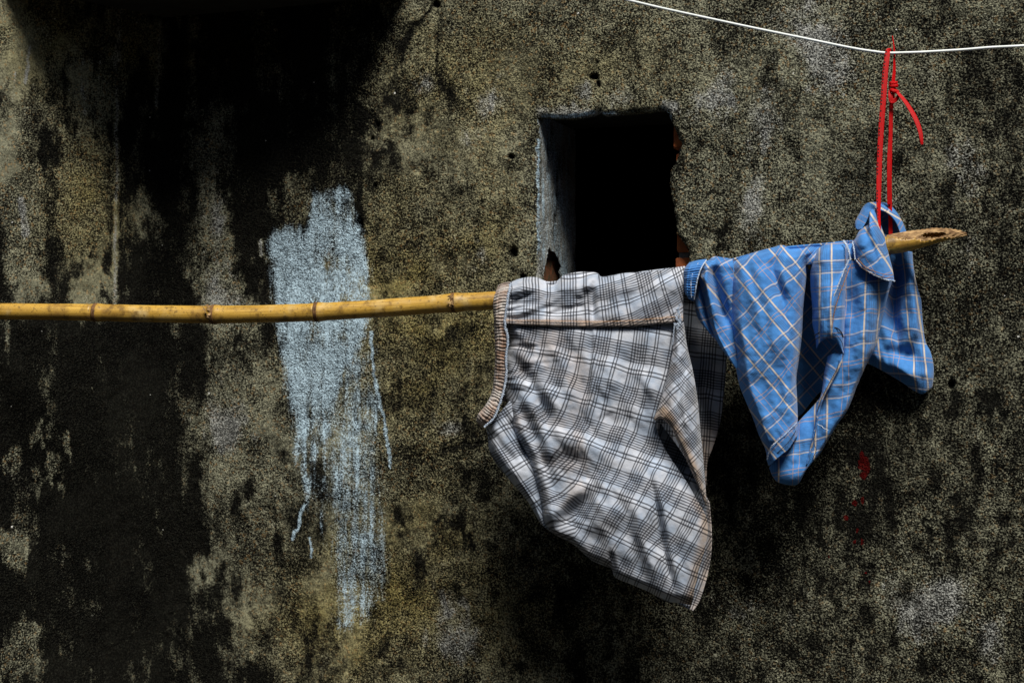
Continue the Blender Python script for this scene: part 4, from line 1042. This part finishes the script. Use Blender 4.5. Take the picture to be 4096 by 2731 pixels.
patch('turned_edge', bs, M_BLUE, dz([(3312,1424),(3340,1412),(3369,1416)], 0.062), dz([(3224,1858),(3227,1857),(3230,1855)], 0.052), dz([(3312,1424),(3297,1491),(3287,1568),(3268,1640),(3254,1730),(3238,1800),(3224,1858)], [0.058, 0.056, 0.050]),
      dz([(3369,1416),(3363,1460),(3331,1525),(3297,1587),(3278,1644),(3263,1720),(3247,1795),(3230,1855)], [0.066, 0.062, 0.052]), lines(118, 205, 35, 198, 3340, 1450), 26, 120, roll={'L': (0.018, 0.4), 'R': (0.006, 0.2)}, noise=(0.002, 50, 0.001, 16), seed=26, soil=soilz)
thread('hem_stitching', bs, M_DTHREAD, [(3357,1440),(3348,1475),(3318,1530),(3288,1590),(3270,1645)], [0.068, 0.066, 0.058], 0.6, 0.2, 0.0006, 90, 9)
thread('hem_stitching', bs, M_DTHREAD, [(3262,1720),(3256,1770),(3264,1800),(3248,1840)], [0.058, 0.062, 0.060], 0.6, 0.2, 0.0006, 60, 10)
UVB = lines(90, 185, -4, 185, 3282, 1050, o1=0.12, o2=0.12)
patch('cuff_flap', bs, M_BLUE, dz([(3284,977),(3335,969),(3392,962)], 0.044), dz([(3266,1395),(3277,1372),(3296,1357),(3314,1350),(3346,1366),(3374,1416)], [0.070, 0.088, 0.066]),
      dz([(3284,977),(3256,1020),(3242,1080),(3243,1149),(3250,1239),(3250,1292),(3262,1350),(3266,1395)], [0.046, 0.068, 0.072, 0.070]), dz([(3392,962),(3393,1048),(3386,1133),(3380,1228),(3377,1335),(3374,1416)], [0.042, 0.058, 0.062, 0.066]),
      UVB, 90, 170, bulge=0.022, roll={'T': (0.060, 0.09), 'L': (0.050, 0.28), 'R': (0.022, 0.14)}, seed=27, aniso=(0.0025, 92, 260, 50), noise=(0.002, 70, 0.0012, 26),
      wr=[([(3392,1060),(3350,1150),(3325,1240),(3318,1330)], 9, 0.007), ([(3365,1150),(3345,1240),(3338,1320)], 10, -0.004), ([(3300,990),(3275,1060)], 16, 0.005)], warp=(0.3, 0.2), soil=lambda x, y, s, t: 0.1 * sstep(0.8, 1, t))
thread('seam_thread', bs, M_THREAD, [(3398,1035),(3375,1085),(3345,1160),(3330,1200),(3318,1260),(3316,1310),(3300,1332)], [0.066, 0.090, 0.096, 0.098, 0.092], 3.0, 0.25, 0.0008, 220, 11)
thread('seam_thread', bs, M_OTHREAD, [(3402,1060),(3380,1120),(3352,1195),(3335,1260),(3328,1310)], [0.066, 0.088, 0.094, 0.096, 0.094], 1.4, 0.25, 0.0007, 170, 12)
thread('seam_thread', bs, M_DTHREAD, [(3256,1343),(3280,1328),(3310,1318),(3340,1310),(3362,1325),(3374,1350)], [0.072, 0.086, 0.091, 0.086, 0.066], 2.0, 0.25, 0.0008, 140, 13)
thread('seam_thread', bs, M_DTHREAD, [(3258,1360),(3282,1345),(3312,1330),(3345,1340),(3368,1370),(3374,1400)], [0.071, 0.085, 0.090, 0.084, 0.067], 0.7, 0.25, 0.0006, 140, 14)
patch('back_panel', bs, M_BLUE, dz([(2925,1036),(3100,992),(3300,972),(3520,950)], 0.0), dz([(2990,1520),(3110,1640),(3190,1668),(3290,1560),(3500,1440)], -0.055), dz([(2925,1036),(2940,1300),(2990,1520)], [0.0, -0.015, -0.05]), dz([(3520,950),(3510,1200),(3500,1440)], [0.0, -0.02, -0.05]),
      UVA, 90, 110, seed=28, noise=(0.005, 100, 0.0018, 40), dfn=lambda x, y, s, t: -0.050 * sstep(0.0, 0.18, t), soil=soilz)
patch('pole_wrap', bs, M_BLUE, dz([(2915,1046),(3000,1018),(3100,995),(3300,980),(3400,968),(3440,958)], -0.010), dz([(2915,1120),(3000,1095),(3100,1075),(3300,1050),(3400,1035),(3440,1030)], 0.030), dz([(2915,1046),(2915,1120)], 0.01), dz([(3440,958),(3440,1030)], 0.01),
      UVA, 120, 30, noise=None, dfn=lambda x, y, s, t: 0.018 * np.sin(np.clip(t, 0, 1) * math.pi), soil=soilz)
# waistband of the blue shorts
patch('waistband', bs, M_BLUE, dz([(2757,1051),(2790,1042),(2826,1037)], 0.050), dz([(2752,1192),(2762,1198),(2774,1204)], 0.052), dz([(2757,1051),(2738,1078),(2735,1122),(2738,1165),(2752,1192)], [0.050, 0.058, 0.052]), dz([(2826,1037),(2806,1068),(2790,1110),(2783,1143),(2774,1204)], [0.050, 0.062, 0.056]),
      lambda x, y: (x * 0 + 0.5, x * 0 + 0.5), 30, 260, roll={'T': (0.060, 0.25), 'L': (0.03, 0.3), 'B': (0.02, 0.1)}, noise=None, dfn=ribs(17, 0.0052, 331), soil=lambda x, y, s, t: 0 * x + 0.25)
thread('overlock_thread', bs, M_THREAD, [(2826,1040),(2806,1070),(2792,1110),(2785,1143),(2776,1200)], [0.030, 0.064, 0.070, 0.068, 0.058], 1.2, 0.28, 0.0012, 120, 15)
thread('overlock_thread', bs, M_THREAD, [(2793,1052),(2775,1080),(2765,1120),(2764,1160),(2766,1190)], [0.040, 0.066, 0.070, 0.064], 1.0, 0.28, 0.0007, 120, 16)
# cuff standing up around the pole under the strap
UVD = lines(58, 190, -32, 200, 3480, 980)
patch('cuff_lobe', bs, M_BLUE, dz([(3440,918),(3462,906),(3477,893),(3477,866),(3482,842),(3503,838)], [0.030, 0.038, 0.026]), dz([(3424,1046),(3440,1064),(3463,1082),(3511,1107),(3545,1120),(3576,1125)], [0.056, 0.066, 0.058]),
      dz([(3440,918),(3424,950),(3410,978),(3413,1010),(3424,1046)], [0.034, 0.046, 0.056]), dz([(3503,838),(3518,888),(3538,947),(3554,1016),(3571,1085),(3576,1125)], [0.026, 0.032, 0.040, 0.056]),
      UVD, 90, 120, bulge=0.020, roll={'R': (0.022, 0.16), 'T': (0.014, 0.10), 'L': (0.018, 0.15)}, seed=29, noise=(0.003, 60, 0.0012, 24),
      wr=[([(3500,850),(3515,930),(3535,1010),(3560,1100)], 10, -0.007), ([(3485,860),(3495,930),(3520,1020),(3545,1100)], 14, 0.007), ([(3462,910),(3478,960),(3510,1040)], 14, -0.006), ([(3440,930),(3450,1000)], 16, 0.006)], warp=(0.3, 0.3), soil=lambda x, y, s, t: 0.5 * sstep(0.85, 0.97, t))
patch('cuff_loop', bs, M_BLUE, dz([(3420,905),(3422,885),(3437,856),(3455,825),(3482,810),(3543,813),(3575,835),(3607,883),(3628,935)], [0.0, -0.016, -0.030, -0.038, -0.040]), dz([(3446,916),(3462,893),(3474,868),(3485,850),(3512,842),(3540,848),(3566,868),(3588,900),(3604,945)], [0.020, 0.014, 0.004, -0.010, -0.020]),
      dz([(3420,905),(3430,918),(3446,916)], 0.008), dz([(3628,935),(3604,945)], -0.03), lines(30, 190, -60, 200, 3480, 830), 120, 30, bulge=0.010, roll={'T': (0.012, 0.3)}, noise=(0.002, 40, 0.001, 20), seed=30, soil=soilz)
patch('cuff_inside', bs, M_BLUE, dz([(3450,905),(3485,842),(3515,832),(3545,838),(3575,860),(3612,925)], [-0.012, -0.034, -0.042, -0.040, -0.034]), dz([(3455,975),(3520,965),(3560,960),(3620,955)], -0.026), dz([(3450,905),(3455,975)], -0.02), dz([(3612,925),(3620,955)], -0.03),
      UVD, 60, 50, bulge=-0.006, noise=(0.004, 40, 0.001, 20), seed=31, soil=soilz)
thread('seam_thread', bs, M_THREAD, [(3424,1040),(3445,1066),(3470,1084),(3515,1108),(3550,1120),(3580,1124)], [0.060, 0.072, 0.066], 3.0, 0.27, 0.0009, 170, 17)
thread('seam_thread', bs, M_OTHREAD, [(3430,1036),(3462,1068),(3500,1086),(3540,1098),(3572,1100)], [0.066, 0.082, 0.066], 0.9, 0.25, 0.0006, 130, 18)
thread('seam_thread', bs, M_OTHREAD, [(3426,1046),(3458,1078),(3500,1098),(3540,1110),(3572,1112)], [0.064, 0.078, 0.064], 0.9, 0.25, 0.0006, 130, 19)
thread('seam_thread', bs, M_THREAD, [(3372,963),(3388,985),(3396,1010),(3402,1040)], [0.040, 0.064, 0.068, 0.068], 4.0, 0.27, 0.0009, 110, 20)
thread('seam_thread', bs, M_THREAD, [(3410,965),(3416,1000),(3420,1040)], [0.040, 0.062, 0.066], 3.0, 0.27, 0.0008, 80, 21)
thread('loose_thread', bs, M_THREAD, [(3269,1696),(3288,1705),(3294,1712),(3313,1720)], [0.064, 0.078, 0.072], 0.8, 0.2, 0.0008, 40, 22)
# rear lobe hanging behind the pole
patch('rear_lobe', bs, M_BLUE, dz([(3440,985),(3540,990),(3600,1000),(3649,1008)], [-0.026, -0.030, -0.034]), dz([(3440,1440),(3500,1466),(3563,1501),(3611,1530),(3659,1563),(3692,1574),(3727,1550)], [-0.050, -0.030, -0.020]),
      dz([(3440,985),(3440,1440)], -0.045), dz([(3649,1008),(3654,1070),(3670,1154),(3684,1202),(3689,1271),(3700,1361),(3722,1409),(3734,1467),(3732,1520),(3727,1550)], [-0.040, -0.050, -0.045, -0.030]),
      lines(84, 180, 8, 180, 3620, 1300), 120, 170, roll={'R': (0.030, 0.14), 'B': (0.030, 0.10)}, seed=32, aniso=(0.004, 80, 260, 60), noise=(0.003, 80, 0.0014, 34),
      wr=[([(3590,1030),(3585,1150),(3570,1270),(3590,1360)], 24, -0.035), ([(3655,1060),(3660,1200),(3650,1330),(3620,1400)], 26, 0.014), ([(3540,1400),(3600,1410),(3660,1420)], 22, -0.012), ([(3560,1450),(3640,1490),(3710,1500)], 26, 0.012)], warp=(0.3, 0.3), soil=soilz)

# ================================================================== white cord and red strap
cord_px = [(1700,-178,3.155),(2100,-88,3.02),(2460,-10,2.90),(2640,32,2.86),(2800,67,2.83),(3000,110,2.80),(3200,151,2.77),(3400,192,2.742),(3500,208,2.733),(3550,213,2.73),(3620,212,2.729),(3700,209,2.726),(3850,200,2.72),(3960,191,2.714),(4096,184,2.705),(4400,165,2.70)]
cp = np.array([ray(x, y, Y) for x, y, Y in cord_px])
cq = spline(cp, 300)
cord = tube('clothes_line', cq, 0.0026, M_ROPE, None, 10)
tag(cord, 'thin white plastic cord stretched across the wall and holding the red strap', 'cord')

strap = tag(empty('packing_strap', tuple(cloth3(3550, 213, 0))), 'red woven packing strap knotted over the white cord and holding up the bamboo', 'strap')
def ribbon(name, pts, wid, prt, parent, n=160, thick=0.0009, tilt=0.0, depth_tilt=0.0):
    """pts: px, py, depth offset; width in px; ribbon faces the camera, optional turn"""
    q = spline(pts, n)
    P = cloth3(q[:, 0], q[:, 1], q[:, 2])
    wv = np.interp(np.linspace(0, 1, n), np.linspace(0, 1, len(wid)), wid) / F * 2.65
    tg = np.gradient(P, axis=0); tg /= np.linalg.norm(tg, axis=1)[:, None]
    view = np.array([0, -1.0, 0])
    sd = np.cross(tg, view); sd /= np.linalg.norm(sd, axis=1)[:, None]
    sd = -sd
    if sd[0][0] < 0: sd = -sd
    tl = np.interp(np.linspace(0, 1, n), np.linspace(0, 1, len(np.atleast_1d(tilt))), np.atleast_1d(tilt)) if not np.isscalar(tilt) else np.full(n, tilt)
    nrm = np.cross(sd, tg)
    sd = sd * np.cos(tl)[:, None] + nrm * np.sin(tl)[:, None]
    m = 7; V = []
    for j in range(m):
        u = j / (m - 1) - 0.5
        V.append(P + sd * (wv * u)[:, None])
    V = np.stack(V, 1).reshape(-1, 3)
    o = mesh_obj(name, V, grid_faces(n, m), M_STRAP, parent)
    L = np.concatenate([[0], np.cumsum(np.linalg.norm(np.diff(P, axis=0), axis=1))])
    li = np.zeros(len(o.data.loops), dtype=np.int32); o.data.loops.foreach_get('vertex_index', li)
    uvl = o.data.uv_layers.new(name='fab')
    uvl.data.foreach_set('uv', np.stack([(li % m) / (m - 1), L[li // m]], 1).astype(np.float32).ravel())
    at = o.data.attributes.new('print', 'FLOAT', 'POINT'); at.data.foreach_set('value', np.full(len(V), prt, np.float32))
    so = o.modifiers.new('thick', 'SOLIDIFY'); so.thickness = thick; so.offset = 0
    return o
cd = lambda x: float(poleY(x)) - 2.65
ribbon('front_strand', [(3564,207,-0.004),(3557,203,0.003),(3551,208,0.006),(3547,240,0.008),(3541,290,0.009),(3533,403,0.010),(3524,524,0.011),(3518,645,0.012),(3515,760,0.014),(3515,851,0.018),(3518,900,0.022),(3524,960,0.026),(3530,1010,0.022),(3538,1028,0.0)],
       [20, 23, 23, 23, 22, 22, 20, 12, 14], 1.0, strap, 220, tilt=[0, 0, 0.1, 0.1, 0.1, 0.2, 0.6, 0.6])
ribbon('rear_strand', [(3570,145,-0.006),(3574,175,-0.007),(3577,203,-0.007),(3577,282,-0.006),(3573,330,-0.002),(3570,400,-0.002),(3565,421,-0.006),(3563,500,-0.007),(3561,585,-0.008),(3559,706,-0.010),(3560,827,-0.016),(3562,900,-0.021),(3562,960,-0.024),(3556,1012,-0.019),(3546,1030,-0.002)],
       [8, 12, 18, 20, 18, 17, 17, 17, 17, 17, 17], 0.0, strap, 220, tilt=[0.9, 0.5, 0.3, 0.2, 0.1, 0.0, 0.0])
ribbon('doubled_end', [(3558,520,-0.004),(3556,622,-0.005),(3555,720,-0.007),(3556,820,-0.013)], [3, 15, 15, 14], 0.0, strap, 60)
ribbon('loose_tail', [(3578,352,0.004),(3592,373,0.008),(3612,396,0.011),(3630,420,0.013),(3652,456,0.016),(3668,490,0.018),(3680,525,0.019),(3686,560,0.019),(3688,580,0.018)], [10, 15, 17, 18, 19, 19, 18, 16, 10], 0.0, strap, 90, tilt=[0.5, 0.2, 0.0, 0.0])
# knot: three overlapping wraps
for k, (y0, y1, x0, x1, w_) in enumerate([(336,332,3557,3588,13), (346,344,3556,3590,13), (358,372,3557,3594,14)]):
    pts = []
    for a in np.linspace(-0.5, math.pi + 0.5, 14):
        cxk = (x0 + x1) / 2; rk = (x1 - x0) / 2
        pts.append((cxk - rk * math.cos(a), y0 + (y1 - y0) * (a / math.pi), -0.002 + 0.010 * math.sin(a)))
    q = spline(pts, 50); Pk = cloth3(q[:, 0], q[:, 1], q[:, 2]); hw = w_ / 2 / F * 2.65
    V = np.stack([Pk + np.array([0, 0, hw]), Pk + np.array([0, -0.0012, hw * 0.4]), Pk + np.array([0, -0.0012, -hw * 0.4]), Pk + np.array([0, 0, -hw])], 1).reshape(-1, 3)
    o = mesh_obj('knot_wrap', V, grid_faces(50, 4), M_STRAP, strap)
    o.data.uv_layers.new(name='fab')
    so = o.modifiers.new('thick', 'SOLIDIFY'); so.thickness = 0.0012
ribbon('knot_fold', [(3560,362,0.004),(3562,385,0.006),(3566,405,0.005),(3580,402,0.005),(3592,388,0.006),(3596,372,0.005)], [12, 18, 20, 18, 14, 8], 0.0, strap, 40)

# cycles settings
scene.render.engine = 'CYCLES'
